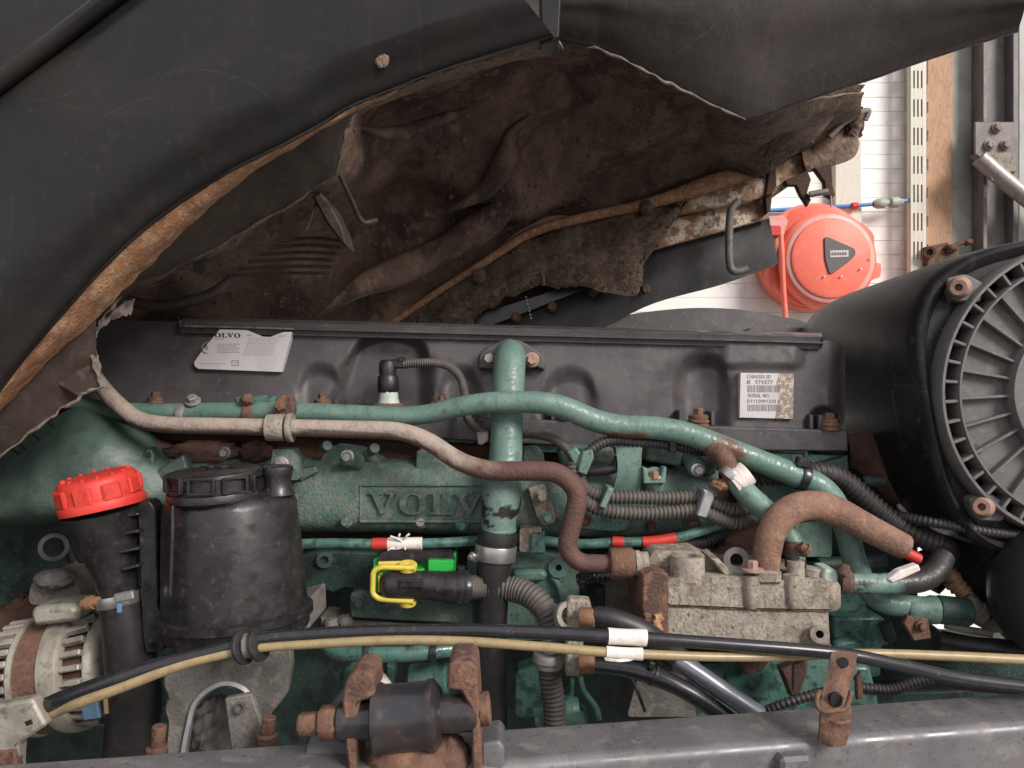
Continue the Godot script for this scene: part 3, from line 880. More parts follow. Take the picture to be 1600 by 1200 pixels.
# ---------------------------------------------------------------- yard and wall behind
func build_setting() -> void:
	var g := G.new()
	g.box(Vector3(0, -0.1, 0), Basis(), Vector3(160, 0.2, 160), 0.01)
	var fl := solo("floor", "", "", g, M("floor_concrete"))
	fl.set_meta("kind", "structure")
	# wall of narrow white boards
	var w := thing("cladding_wall", "white wall of narrow horizontal cladding boards behind the truck", "wall")
	var zc := -1950.0
	var pitch := 22.4
	for i in 34:
		g = G.new()
		var y := 40.0 + i * pitch
		g.block(-400, y, 2100, y + pitch - 0.25, zc + (i * 37 % 5) * 0.6, 24, 0.6)
		part(w, "board", g, M("wall_white"))
	g = G.new()
	g.block(-400, 40.0 + 34 * pitch, 2100, 1171, zc, 30, 1.0)
	g.block(-400, 36, 2100, 1171, zc - 32, 60, 1.0)
	part(w, "wall_backing", g, M("wall_white"))
	# pale vertical trunking beside the reel
	g = G.new()
	g.block(1304, -150, 1347, 700, zc + 48, 44, 2)
	solo("cable_trunking", "pale vertical trunking on the white wall behind the hose reel", "trunking", g, M("cream"))
	# slotted shelf upright: three columns of slots cut right through
	g = G.new()
	var zu := -1870.0
	var xs := [1423.0, 1427.0, 1429.4, 1433.0, 1435.4, 1439.0, 1441.4, 1447.0]
	for i in 4:
		g.block(xs[i * 2], -60, xs[i * 2 + 1], 620, zu, 3, 0.3)
	for k in 16:
		var y := -40.0 + k * 44.5
		for i in 3:
			g.block(xs[i * 2 + 1], y, xs[i * 2 + 2], y + 17, zu - 0.6, 2.4, 0.0)
	g.block(1446.6, -60, 1447.4, 620, zu - 3.2, 30, 0.1)
	g.block(1422.6, -60, 1423.4, 620, zu - 3.2, 30, 0.1)
	solo("shelf_upright", "cream slotted steel shelf upright in front of the white wall", "shelf upright", g, M("cream"))
	g = G.new()
	for k in 9:
		g.block(1447.6, 132 + k * 44.5, 1451.5, 160 + k * 44.5, zu - 6, 4, 0.3)
	g.block(1449, -60, 1489, 640, zu - 14, 60, 1.5)
	solo("timber_post", "orange brown timber post between the slotted upright and grey panel", "post", g, M("timber"))
	g = G.new()
	g.block(1487, -80, 1524, 640, zu - 30, 40, 1)
	g.block(1502, 268, 1506, 640, zu - 28, 4, 0.5)
	g.block(1488, 268, 1520, 640, zu - 29, 3, 0.5)
	solo("wall_panel", "grey green vertical sheet panel beside the timber post", "panel", g, M("panel_grey"))
	# steel column with a bolted brace
	var col := thing("steel_column", "grey brown steel column with a bolted plate and brace, right edge", "column")
	g = G.new()
	var zs := -1820.0
	g.block(1536, -90, 1543, 640, zs, 70, 1)
	g.block(1583, -90, 1592, 640, zs + 12, 80, 1)
	g.block(1527, -90, 1584, 640, zs - 40, 14, 0.5)
	part(col, "web", g, M("column_steel"))
	g = G.new()
	g.block(1590, -90, 1660, 640, zs + 14, 60, 3)
	part(col, "side_post", g, M("panel_grey"))
	g = G.new()
	g.block(1523, 190, 1586, 246, zs + 14, 12, 1.5)
	part(col, "fixing_plate", g, M("column_steel"))
	for b in [[1557, 200], [1545, 227], [1570, 227]]:
		g = G.new()
		g.bolt(b[0], b[1], zs + 14, 6.5, 6, 8.6)
		part(col, "bolt", g, M("alloy"))
	g = G.new()
	g.slab([[1525, 240], [1588, 238], [1588, 268], [1560, 270]], zs + 60, 46, 1)
	part(col, "gusset", g, M("alloy"))
	g = G.new()
	g.tube([[1530, 247, zs + 66], [1580, 290, zs + 76], [1700, 385, zs + 100]], 13)
	part(col, "brace", g, M("zinc_dull"))
	g = G.new()
	g.rod([1543, 260, zs + 80], [1551, 282, zs + 80], 1.6)
	part(col, "split_pin", g, M("galvanised"))
	# rusty hinge block at the post's foot
	g = G.new()
	g.slab([[1448, 385], [1482, 378], [1496, 392], [1500, 430], [1448, 430]], zu + 30, 40, 3)
	g.ring([1453, 394, zu + 26], [1453, 394, zu + 46], 9, 5)
	g.tube([[1480, 392, zu + 34], [1500, 380, zu + 40], [1514, 377, zu + 40]], 4)
	g.lump(1486, 388, zu + 40, 9, 6, 8, 0.5, 3)
	g.lump(1512, 378, zu + 40, 7, 5, 7, 0.5, 5)
	solo("gate_latch", "rusty brown latch at the foot of the timber post", "latch", g, M("rust"))
	build_reel()

func build_reel() -> void:
	var z := -1790.0
	var t := thing("hose_reel", "round orange hose reel hanging on the white wall", "hose reel")
	var g := G.new()
	# case: a drum seen nearly face on, its side flange behind it and to the left
	g.turn([1262, 404, z - 170], [1272, 402, z - 30], [[0, 0], [0, 66], [0.12, 80], [0.5, 84], [0.88, 80], [1, 66], [1, 0]], 56)
	part(t, "rear_drum", g, M("reel_orange"))
	g = G.new()
	g.slab([[1198, 432], [1207, 350], [1222, 334], [1250, 328], [1300, 330], [1330, 340], [1352, 352], [1366, 366], [1367, 410], [1377, 412], [1376, 434], [1350, 440], [1330, 458], [1290, 474], [1258, 478], [1226, 466], [1208, 452]], z - 44, 90, 6, {"round": 7})
	part(t, "case", g, M("reel_orange"))
	g = G.new()
	var fc := P(1300, 403, z + 22)
	var u := px(1, z + 22)
	g.lathe(fc + Vector3(0, 0, -0.09), Vector3(0, 0, 1), [[0, 0], [0, 78 * u], [0.05, 77 * u], [0.066, 73 * u], [0.07, 70 * u], [0.07, 0]], 64)
	part(t, "rim", g, M("reel_orange"))
	g = G.new()
	g.lathe(fc + Vector3(0, 0, -0.03), Vector3(0, 0, 1), [[0, 60 * u], [0, 70 * u], [0.014, 70 * u], [0.018, 68 * u], [0.018, 60 * u]], 64)
	part(t, "groove_ring", g, M("reel_pale"))
	g = G.new()
	g.lathe(fc + Vector3(0, 0, -0.04), Vector3(0, 0, 1), [[0, 0], [0, 65 * u], [0.02, 64 * u], [0.035, 62 * u], [0.04, 58 * u], [0.04, 0]], 64)
	part(t, "face_disc", g, M("reel_orange"))
	g = G.new()
	g.slab([[1288, 371], [1294, 370], [1336, 388], [1338, 397], [1330, 406], [1302, 427], [1296, 428], [1289, 405]], z + 29, 8, 1, {"round": 9})
	part(t, "badge", g, M("badge_grey"))
	g = G.new()
	g.block(1297, 391, 1326, 402, z + 31, 3, 1, 2)
	var pl := part(t, "name_plate", g, M("badge_plate"))
	g = G.new()
	for i in 6:
		var x := 1299.5 + i * 4.1
		g.block(x, 394.6 - i * 0.1, x + 2.8, 398.8 - i * 0.1, z + 32, 1, 0)
	part(pl, "faint_print", g, M("badge_grey"))
	for q in [[1288, 432], [1314, 432], [1345, 420], [1360, 404]]:
		g = G.new()
		g.bolt(q[0], q[1], z + 27, 1.6, 2)
		part(t, "screw", g, M("tape_white"))
	for q in [[1227, 408], [1246, 452]]:
		g = G.new()
		g.rod([q[0], q[1], z - 46], [q[0], q[1], z - 40], 2.2)
		part(t, "screw_hole", g, M("deep_black"))
	g = G.new()
	g.slab([[1203, 338], [1222, 336], [1232, 344], [1226, 360], [1222, 400], [1208, 420], [1203, 370]], z - 30, 24, 3, {"round": 5})
	part(t, "hose_guide", g, M("reel_pale"))
	g = G.new()
	g.block(1203, 352, 1221, 369, z - 2, 30, 2, -2)
	part(t, "stop_ball", g, M("cap_red"))
	g = G.new()
	g.tube([[1220, 366, z - 4], [1222, 400, z], [1224, 450, z - 2], [1229, 520, z - 8], [1236, 640, z - 8]], 4.2)
	part(t, "hose", g, M("reel_orange"))
	g = G.new()
	g.block(1262, 326, 1292, 332, z - 50, 80, 1.5)
	part(t, "wall_bracket", g, M("black_plastic"))
	# blue air line over the reel
	var a := thing("air_line", "thin blue compressed air pipe running along the wall above the reel", "pipe")
	g = G.new()
	g.tube([[1060, 336, z - 142], [1200, 329, z - 142], [1260, 325, z - 130], [1340, 321, z - 96], [1400, 315, z - 94], [1424, 313, z - 96], [1436, 312, z - 96]], 3.0)
	part(a, "tube", g, M("air_blue"))
	g = G.new()
	g.turn([1364, 319, z - 90], [1388, 317, z - 90], [[0, 4], [0.1, 6], [0.3, 8], [0.7, 8], [0.85, 5], [1, 5]], 16)
	g.turn([1388, 317, z - 90], [1411, 315, z - 90], [[0, 5], [0.15, 8.5], [0.6, 8.5], [0.8, 6], [1, 4], [1, 0]], 16)
	part(a, "coupling", g, M("panel_grey"))
	g = G.new()
	g.rod([1331, 322, z - 92], [1340, 321, z - 92], 5.2)
	part(a, "red_collar", g, M("cap_red"))

# ---------------------------------------------------------------- tilted cab overhead
func build_cab() -> void:
	var t := thing("tilted_cab", "black truck cab tilted forward over the engine, dirty rusty underside showing", "truck cab")
	var g := G.new()
	var lip_out := [[-160, 800], [-40, 668], [0, 612], [50, 548], [105, 485], [160, 424], [230, 358], [300, 307], [360, 270], [425, 236], [500, 199], [556, 167], [620, 141], [700, 111], [790, 82], [868, 60]]
	var r0 := []; var r1 := []; var r2 := []; var r3 := []
	for p in lip_out:
		var nx: float = -0.62
		var ny: float = -0.78
		r0.append([p[0], p[1], 318])
		r1.append([p[0] + nx * 30, p[1] + ny * 30, 338])
		r2.append([p[0] + nx * 190, p[1] + ny * 190, 352])
		r3.append([p[0] + nx * 760, p[1] + ny * 760, 270])
	g.sheet([r0, r1, r2, r3], 4, 8, 5.0, 3.0, 5.0, 4)
	part(t, "wing_panel", g, M("cab_paint"))
	g = G.new()
	g.tube([[-80, 186, 346], [20, 112, 346], [110, 44, 346], [230, -50, 346]], 15, {"sides": 14})
	part(t, "wing_moulding", g, M("cab_paint"))
	g = G.new()
	g.lump(597, 93, 347, 11, 13, 3, 0.2, 4)
	part(t, "pale_splash", g, M("mud"))
	g = G.new()
	g.slab([[842, -60], [880, -60], [874, 58], [866, 64], [846, 68]], 322, 40, 3)
	part(t, "wing_end_flange", g, M("cab_paint"))
	g = G.new()
	var li := [[-160, 846], [-40, 706], [0, 645], [48, 594], [98, 545], [150, 500], [192, 454], [243, 406], [303, 346], [362, 294], [430, 246], [502, 201], [556, 170]]
	var a0 := []; var a1 := []; var a2 := []
	for i in li.size():
		var p = lip_out[i]
		a0.append([p[0] + 1, p[1] + 1, 316])
		a1.append([(p[0] + li[i][0]) * 0.5, (p[1] + li[i][1]) * 0.5 + 4, 292])
		a2.append([li[i][0], li[i][1], 258])
	g.sheet([a0, a1, a2], 8, 6, 4.0, 3.5, 24.0, 7)
	part(t, "rusty_arch_lip", g, M("rust_bright"), "rusty flaking lip of the wheel arch")
	g = G.new()
	# inner edge of the outer wing, right of the lip (pale weathered seam)
	g.sheet([[[556, 168, 316], [620, 142, 316], [700, 112, 316], [790, 84, 316], [868, 62, 316]], [[560, 178, 250], [624, 152, 240], [705, 124, 235], [795, 98, 230], [880, 76, 230]]], 6, 4, 4.0, 5.0, 30.0, 9)
	part(t, "weathered_seam", g, M("mud"))
	# wheel arch liner above the opening
	g = G.new()
	var e1 := [[205, 440], [262, 424], [330, 391], [400, 351], [452, 322], [498, 288], [524, 272], [533, 236], [542, 202], [556, 172]]
	var e0 := [[186, 452], [236, 402], [296, 341], [356, 287], [424, 240], [464, 215], [486, 203], [506, 194], [526, 183], [553, 168]]
	var l0 := []; var l1 := []; var l2 := []
	for i in e0.size():
		l0.append([e0[i][0], e0[i][1], 258])
		l1.append([(e0[i][0] + e1[i][0]) * 0.5, (e0[i][1] + e1[i][1]) * 0.5 + 3, 215])
		l2.append([e1[i][0], e1[i][1], 165])
	g.sheet([l0, l1, l2], 8, 6, 3.5, 5.0, 14.0, 5)
	part(t, "upper_liner", g, M("liner"))
	g = G.new()
	g.tube(jitter(e1, 165, 2.2, 3), 1.9, {"sides": 8, "sub": 6})
	part(t, "torn_liner_edge", g, M("torn_edge"), "pale torn edge of the wheel arch liner")
	# lower liner
	g = G.new()
	var f0 := [[-160, 836], [-40, 696], [0, 634], [44, 582], [94, 534], [150, 494]]
	var f1 := [[-160, 830], [-40, 742], [0, 712], [60, 668], [112, 628], [158, 604]]
	var m0 := []; var m1 := []; var m2 := []
	for i in f0.size():
		m0.append([f0[i][0], f0[i][1], 258])
		m1.append([(f0[i][0] + f1[i][0]) * 0.5 - 4, (f0[i][1] + f1[i][1]) * 0.5, 242])
		m2.append([f1[i][0], f1[i][1], 215])
	g.sheet([m0, m1, m2], 6, 6, 3.0, 4.0, 14.0, 6)
	g.slab([[146, 512], [140, 552], [150, 588], [160, 606], [120, 618], [90, 600], [108, 552]], 236, 4, 1)
	part(t, "lower_liner", g, M("liner"))
	g = G.new()
	g.tube(jitter([[190, 463], [158, 498], [146, 522], [142, 552], [150, 580], [159, 604], [128, 618], [96, 640], [60, 668], [0, 712], [-60, 756]], 240, 2.2, 8), 2.0, {"sides": 8, "sub": 7})
	g.sheet([[[148, 512, 236], [168, 496, 232], [196, 472, 226], [210, 470, 224]], [[148, 524, 236], [166, 510, 230], [190, 494, 222], [206, 486, 216]]], 6, 4, 2.0, 9.0, 50.0, 5, 3.0)
	g.sheet([[[144, 520, 238], [143, 552, 240], [150, 582, 239], [160, 606, 236]], [[151, 524, 232], [152, 554, 233], [160, 580, 231], [169, 602, 228]]], 6, 4, 2.0, 7.0, 50.0, 7, 3.0)
	bits(t, "ragged_liner_edge", g, M("torn_edge"))
	# floor of the cab from below
	g = G.new()
	var n0 := [[40, 520, 120], [190, 404, 120], [318, 336, 120], [436, 270, 120], [506, 226, 120], [546, 140, 120], [650, 130, 110], [760, 94, 100], [868, 50, 90], [934, 48, 90], [1050, 98, 66], [1165, 146, 40], [1262, 138, -90], [1352, 132, -290]]
	var n1 := [[60, 600, -100], [205, 470, -90], [330, 410, -80], [450, 340, -60], [532, 282, -70], [600, 196, -60], [690, 172, -60], [790, 150, -70], [880, 130, -90], [960, 140, -100], [1060, 176, -140], [1165, 210, -200], [1260, 196, -280], [1352, 166, -340]]
	var n2 := [[60, 640, -240], [205, 510, -240], [330, 445, -200], [450, 385, -150], [545, 330, -200], [620, 285, -260], [720, 262, -190], [800, 250, -230], [890, 236, -260], [980, 236, -260], [1070, 236, -300], [1165, 236, -330], [1262, 214, -380], [1350, 182, -400]]
	var n3 := [[60, 680, -300], [205, 545, -320], [330, 500, -300], [450, 465, -290], [560, 430, -330], [640, 395, -310], [730, 350, -340], [800, 322, -310], [900, 300, -360], [990, 286, -370], [1080, 270, -380], [1170, 252, -400], [1262, 226, -430], [1346, 196, -440]]
	var n4 := [[60, 720, -380], [205, 580, -400], [330, 560, -420], [450, 535, -430], [600, 508, -440], [690, 454, -440], [770, 402, -440], [840, 360, -440], [930, 336, -445], [1010, 318, -450], [1090, 296, -455], [1170, 268, -460], [1264, 240, -470], [1344, 206, -470]]
	g.sheet([n0, n1, n2, n3, n4], 7, 9, 4.0, 52.0, 3.2, 21, 0.0, 2)
	part(t, "floor_underside", g, M("cab_dirt"))
	var under := g.last_front
	g = G.new()
	g.clods(under, 900, 2.0, 7.0, 3)
	part(t, "dirt_crumbs", g, M("mud")).set_meta("kind", "stuff")
	# pressed ribs and pipes under the floor
	g = G.new()
	g.tube([[596, 516, -392, 5], [640, 486, -392, 6], [690, 452, -394, 6], [735, 424, -394, 7], [770, 401, -396, 7], [830, 364, -398, 8], [900, 343, -400, 8], [1000, 321, -404, 9], [1060, 304, -410, 12], [1110, 287, -416, 15], [1180, 264, -426, 15]], 5.5, {"sides": 8})
	part(t, "rusty_seam", g, M("rust_bright"), "thin rusty weld seam along the floor edge")
	g = G.new()
	g.tube([[500, 492, -300, 2], [560, 450, -280, 16], [620, 424, -285, 24], [690, 392, -310, 22], [750, 356, -300, 26], [800, 316, -290, 16], [860, 280, -300, 2]], 15, {"sides": 14})
	g.tube([[556, 196, 40, 2], [600, 208, 10, 10], [640, 204, -10, 12], [690, 186, -40, 9], [740, 166, -50, 1]], 10, {"sides": 12})
	g.tube([[700, 330, -250, 2], [760, 296, -220, 14], [790, 250, -190, 18], [800, 210, -170, 10], [830, 180, -160, 2]], 10, {"sides": 14})
	bits(t, "floor_pressing", g, M("cab_dirt"))
	g = G.new()
	g.slab([[560, 540], [680, 400], [770, 330], [900, 266], [1000, 246], [1250, 190], [1340, 180], [1340, 216], [1262, 262], [1204, 300], [1064, 346], [1000, 470], [740, 540]], -474, 14, 2)
	part(t, "inner_skin", g, M("rust_dark"))
	for i in 6:
		g = G.new()
		var y := 366.0 + i * 11.0
		g.tube([[440 - i * 17, y + 10, -40 - i * 8], [490 - i * 8, y + 6, -46 - i * 8], [536 - i * 4, y + 11 - i, -52 - i * 8]], 2.6, {"sides": 8})
		part(t, "step_slat", g, M("liner"))
	g = G.new()
	g.slab([[487, 306], [500, 300], [516, 318], [534, 352], [542, 384], [530, 376], [508, 346]], 20, 60, 4)
	g.tube([[478, 360, 10], [486, 340, 10], [496, 312, 10]], 2.5, {"sides": 8})
	g.tube([[530, 272, 60], [548, 310, 20], [566, 346, -20], [590, 344, -30]], 4.0, {"sides": 8})
	bits(t, "step_bracket", g, M("liner"))
	g = G.new()
	g.rod([312, 418, 60], [322, 414, 30], 10)
	g.tube([[200, 470, -20], [250, 478, -20], [320, 464, -20], [360, 440, -30]], 9)
	part(t, "cable_boss", g, M("liner"))
	# side member: dirt-caked bracket, rusty channel, black rubber strip
	g = G.new()
	g.sheet([[[604, 510, -412], [690, 456, -414], [772, 404, -418], [880, 356, -420], [1000, 328, -424], [1070, 302, -426], [1084, 298, -426]],
		[[640, 512, -396], [720, 478, -390], [800, 424, -382], [890, 392, -372], [990, 366, -376], [1050, 334, -396], [1072, 308, -420]],
		[[690, 516, -396], [744, 492, -390], [826, 440, -376], [890, 432, -360], [972, 420, -356], [1016, 388, -380], [1056, 328, -410]],
		[[740, 516, -400], [752, 486, -396], [832, 452, -390], [906, 448, -372], [990, 462, -366], [1006, 424, -386], [1044, 344, -412]]], 6, 7, 6.0, 26.0, 12.0, 31)
	under = g.last_front
	var g2 := G.new()
	g2.clods(under, 500, 2.0, 8.0, 4)
	part(t, "mud_crumbs", g2, M("mud")).set_meta("kind", "stuff")
	part(t, "mud_caked_bracket", g, M("mud"), "bracket caked in dry mud hanging below the floor")
	for b in [[748, 432, -375], [1010, 324, -390]]:
		g = G.new()
		g.turn([b[0], b[1], b[2]], [b[0] + 2, b[1] + 2, b[2] + 14], [[0, 12], [0.4, 11], [0.8, 8], [1, 0]], 16)
		part(t, "domed_bolt", g, M("mud"))
	g = G.new()
	g.sheet([[[1084, 300, -430], [1150, 274, -430], [1200, 254, -430], [1262, 234, -430]], [[1072, 316, -424], [1150, 294, -420], [1208, 276, -420], [1270, 254, -424]], [[1062, 334, -424], [1140, 318, -420], [1206, 302, -420], [1262, 268, -424]], [[1056, 338, -450], [1140, 324, -450], [1206, 308, -450], [1262, 272, -450]]], 6, 5, 8.0, 5.0, 20.0, 33)
	part(t, "rusty_channel", g, M("rust_flaking"), "rust and flaking white paint on the cab side member")
	g = G.new()
	g.slab([[1203, 250], [1212, 247], [1214, 290], [1206, 304], [1196, 306]], -410, 20, 2)
	g.slab([[1196, 304], [1207, 302], [1204, 330], [1198, 334]], -420, 20, 1)
	part(t, "channel_strap", g, M("rust_dark"))
	g = G.new()
	g.slab([[1054, 340], [1130, 324], [1200, 306], [1200, 342], [1104, 368], [1018, 392], [1026, 374]], -446, 10, 2)
	part(t, "channel_web", g, M("rust_flaking"), "white web of the channel stained with rust")
	g = G.new()
	g.sheet([[[1110, 160, -40], [1180, 170, 30], [1262, 160, -70], [1348, 143, -250]], [[1104, 196, -230], [1180, 204, -130], [1256, 192, -200], [1346, 162, -300]], [[1096, 236, -370], [1180, 226, -270], [1256, 212, -330], [1343, 178, -370]], [[1080, 274, -470], [1170, 252, -402], [1256, 228, -412], [1340, 196, -420]]], 8, 7, 4.0, 12.0, 9.0, 77)
	part(t, "dusty_floor_edge", g, M("mud"), "dusty pale strip of floor behind the sill")
	g = G.new()
	g.sheet([[[1250, 222, -420], [1290, 206, -420], [1330, 186, -420], [1352, 176, -424]], [[1256, 252, -400], [1296, 230, -394], [1330, 206, -396], [1350, 190, -404]], [[1262, 270, -404], [1300, 260, -398], [1336, 244, -398], [1342, 210, -404]]], 6, 6, 30.0, 6.0, 20.0, 35)
	part(t, "cross_member_end", g, M("cab_dirt"))
	g = G.new()
	g.tube([[1296, 214, -380], [1316, 194, -376], [1340, 178, -376], [1357, 173, -380], [1352, 188, -384]], 4.5, {"sides": 10})
	part(t, "pale_lip", g, M("alloy"))
	g = G.new()
	g.slab([[1226, 282], [1262, 266], [1268, 280], [1262, 300], [1268, 312], [1262, 322], [1250, 304], [1244, 290], [1230, 290]], -402, 12, 2)
	g.slab([[1272, 262], [1300, 256], [1302, 290], [1306, 304], [1300, 310], [1290, 304], [1288, 284]], -392, 14, 2)
	part(t, "latch_lugs", g, M("rust_dark"))
	g = G.new()
	g.rod([1264, 304, -396], [1294, 299, -388], 5)
	g.rod([1298, 306, -386], [1299, 324, -386], 1.2)
	part(t, "latch_bolt", g, M("zinc_dull"))
	g = G.new()
	g.sheet([[[716, 512, -470], [850, 462, -470], [1000, 398, -470], [1110, 362, -470], [1200, 336, -470]], [[716, 534, -456], [860, 500, -454], [1010, 440, -454], [1120, 402, -456], [1208, 374, -460]], [[716, 556, -456], [905, 524, -454], [1022, 474, -454], [1130, 444, -456], [1216, 412, -460]]], 6, 6, 6.0, 3.0, 8.0, 37)
	part(t, "rubber_flap", g, M("rubber"))
	g = G.new()
	g.slab([[716, 500], [850, 458], [1006, 392], [1010, 408], [900, 458], [735, 522]], -442, 6, 1)
	part(t, "flap_strip", g, M("hose_gloss"))
	for b in [[806, 496], [862, 479], [926, 457], [1008, 452]]:
		g = G.new()
		g.bolt(b[0], b[1], -438, 6.5, 5, 8)
		part(t, "rivet", g, M("rust"))
	g = G.new()
	for i in 7:
		g.lump(822 + i * 1.3, 464 + i * 5.5, -434, 1.3, 1.8, 1.3, 0.2, i)
	part(t, "bead_chain", g, M("tape_white"))
	g = G.new()
	g.tube([[1154, 314, -400], [1142, 330, -396], [1139, 370, -394], [1140, 412, -392], [1148, 424, -392], [1168, 420, -394]], 6, {"sides": 12})
	g.tube([[826, 430, -372], [846, 426, -372], [850, 446, -372]], 3, {"sides": 8})
	bits(t, "hook_bar", g, M("grey_cast"))
	# black sill at the right
	g = G.new()
	var sr := [[[862, -330, 210], [960, -330, 210], [1150, -330, 190], [1640, -330, 150]],
		[[866, -40, 200], [944, -40, 196], [1162, -40, 176], [1612, -40, 120]],
		[[868, 20, 182], [941, 24, 176], [1163, 90, 150], [1600, 14, 96]],
		[[870, 56, 160], [938, 66, 152], [1165, 176, 126], [1593, 38, 72]],
		[[870, 64, 148], [938, 76, 140], [1165, 188, 114], [1591, 49, 60]],
		[[872, 62, 100], [944, 74, 92], [1168, 184, 66], [1590, 46, 10]],
		[[874, 40, 40], [950, 50, 30], [1172, 160, 0], [1590, 26, -60]]]
	for i in sr.size():
		sr[i] = dense(sr[i], 6)
	g.sheet(sr, 3, 5, 6.0, 3.0, 9.0, 41)
	part(t, "sill_panel", g, M("sill_black"))
	g = G.new()
	g.tube(jitter([[868, 66], [905, 69], [938, 77], [1000, 106], [1050, 133], [1110, 162], [1165, 187]], 146, 2.0, 12), 2.6, {"sides": 8, "sub": 8})
	part(t, "torn_sill_edge", g, M("torn_edge"), "pale frayed edge along the sill")
	# the rest of the cab above the frame
	g = G.new()
	g.slab([[-600, 260], [300, -60], [860, -160], [1640, -380], [1640, -1500], [-900, -1500]], 60, 480, 5)
	g.slab([[-600, -300], [500, -700], [1640, -900], [1640, -2200], [-900, -2200]], -430, 900, 5)
	part(t, "cab_shell", g, M("cab_paint"))
	g = G.new()
	g.box(Vector3(-1.36, 1.45, 0.2), Basis(), Vector3(0.6, 1.5, 1.0), 0.05)
	part(t, "bumper_corner", g, M("cab_paint"))

func jitter(list: Array, z: float, amp: float, seed_: int) -> Array:
	var rng := RandomNumberGenerator.new()
	rng.seed = seed_
	var out := []
	for i in list.size() - 1:
		for k in 4:
			var f := k / 4.0
			out.append([lerpf(list[i][0], list[i + 1][0], f) + rng.randf_range(-amp, amp), lerpf(list[i][1], list[i + 1][1], f) + rng.randf_range(-amp, amp), z, rng.randf_range(0.8, 2.6) * amp * 0.6])
	out.append([list[list.size() - 1][0], list[list.size() - 1][1], z])
	return out

# ---------------------------------------------------------------- valve cover
func scoop(x: float, y: float, x0: float, x1: float, top: float, deep: float, e := 9.0) -> float:
	# arched recess that is open at the bottom
	var cx := (x0 + x1) * 0.5
	var hw := (x1 - x0) * 0.5
	var arch := top + (1.0 - sqrt(maxf(0.0, 1.0 - pow(clampf((x - cx) / hw, -1, 1), 2)))) * hw * 0.8
	return -deep * smoothstep(x0 - e, x0 + e, x) * (1.0 - smoothstep(x1 - e, x1 + e, x)) * smoothstep(arch - e, arch + e, y)

func cover_z(x: float, y: float) -> float:
	var z := -14.0 + (y - 520.0) * 0.12
	var sk := clampf((y - 525.0) * 0.32, -10.0, 40.0)
	z += scoop(x, y, 470, 530, 576, 12, 15)
	z += scoop(x + sk * clampf((640.0 - x) / 60.0, 0.0, 1.0), y, 556, 668, 520, 28, 17)
	z += scoop(x, y, 690, 745, 580, 12, 16)
	z += scoop(x, y, 852, 928, 584, 14, 17)
	z += scoop(x, y, 1062, 1134, 560, 19, 16)
	z += -12.0 * smoothstep(985, 1090, x + (y - 600) * 0.6) * (1.0 - smoothstep(1092, 1130, x)) * smoothstep(556, 600, y + (x - 1040) * 0.35)
	z += 9.0 * smoothstep(1120, 1140, x) * (1.0 - smoothstep(1236, 1262, x + (y - 560) * 0.2)) * (1.0 - smoothstep(566, 580, y))
	z += 6.0 * smoothstep(1226, 1236, x) * smoothstep(576, 584, y) * 0.0
	z -= 20.0 * smoothstep(1290, 1318, x) * smoothstep(1290, 1318, x)
	z += scoop(x, y, 1264, 1310, 640, 22, 8)
	return z

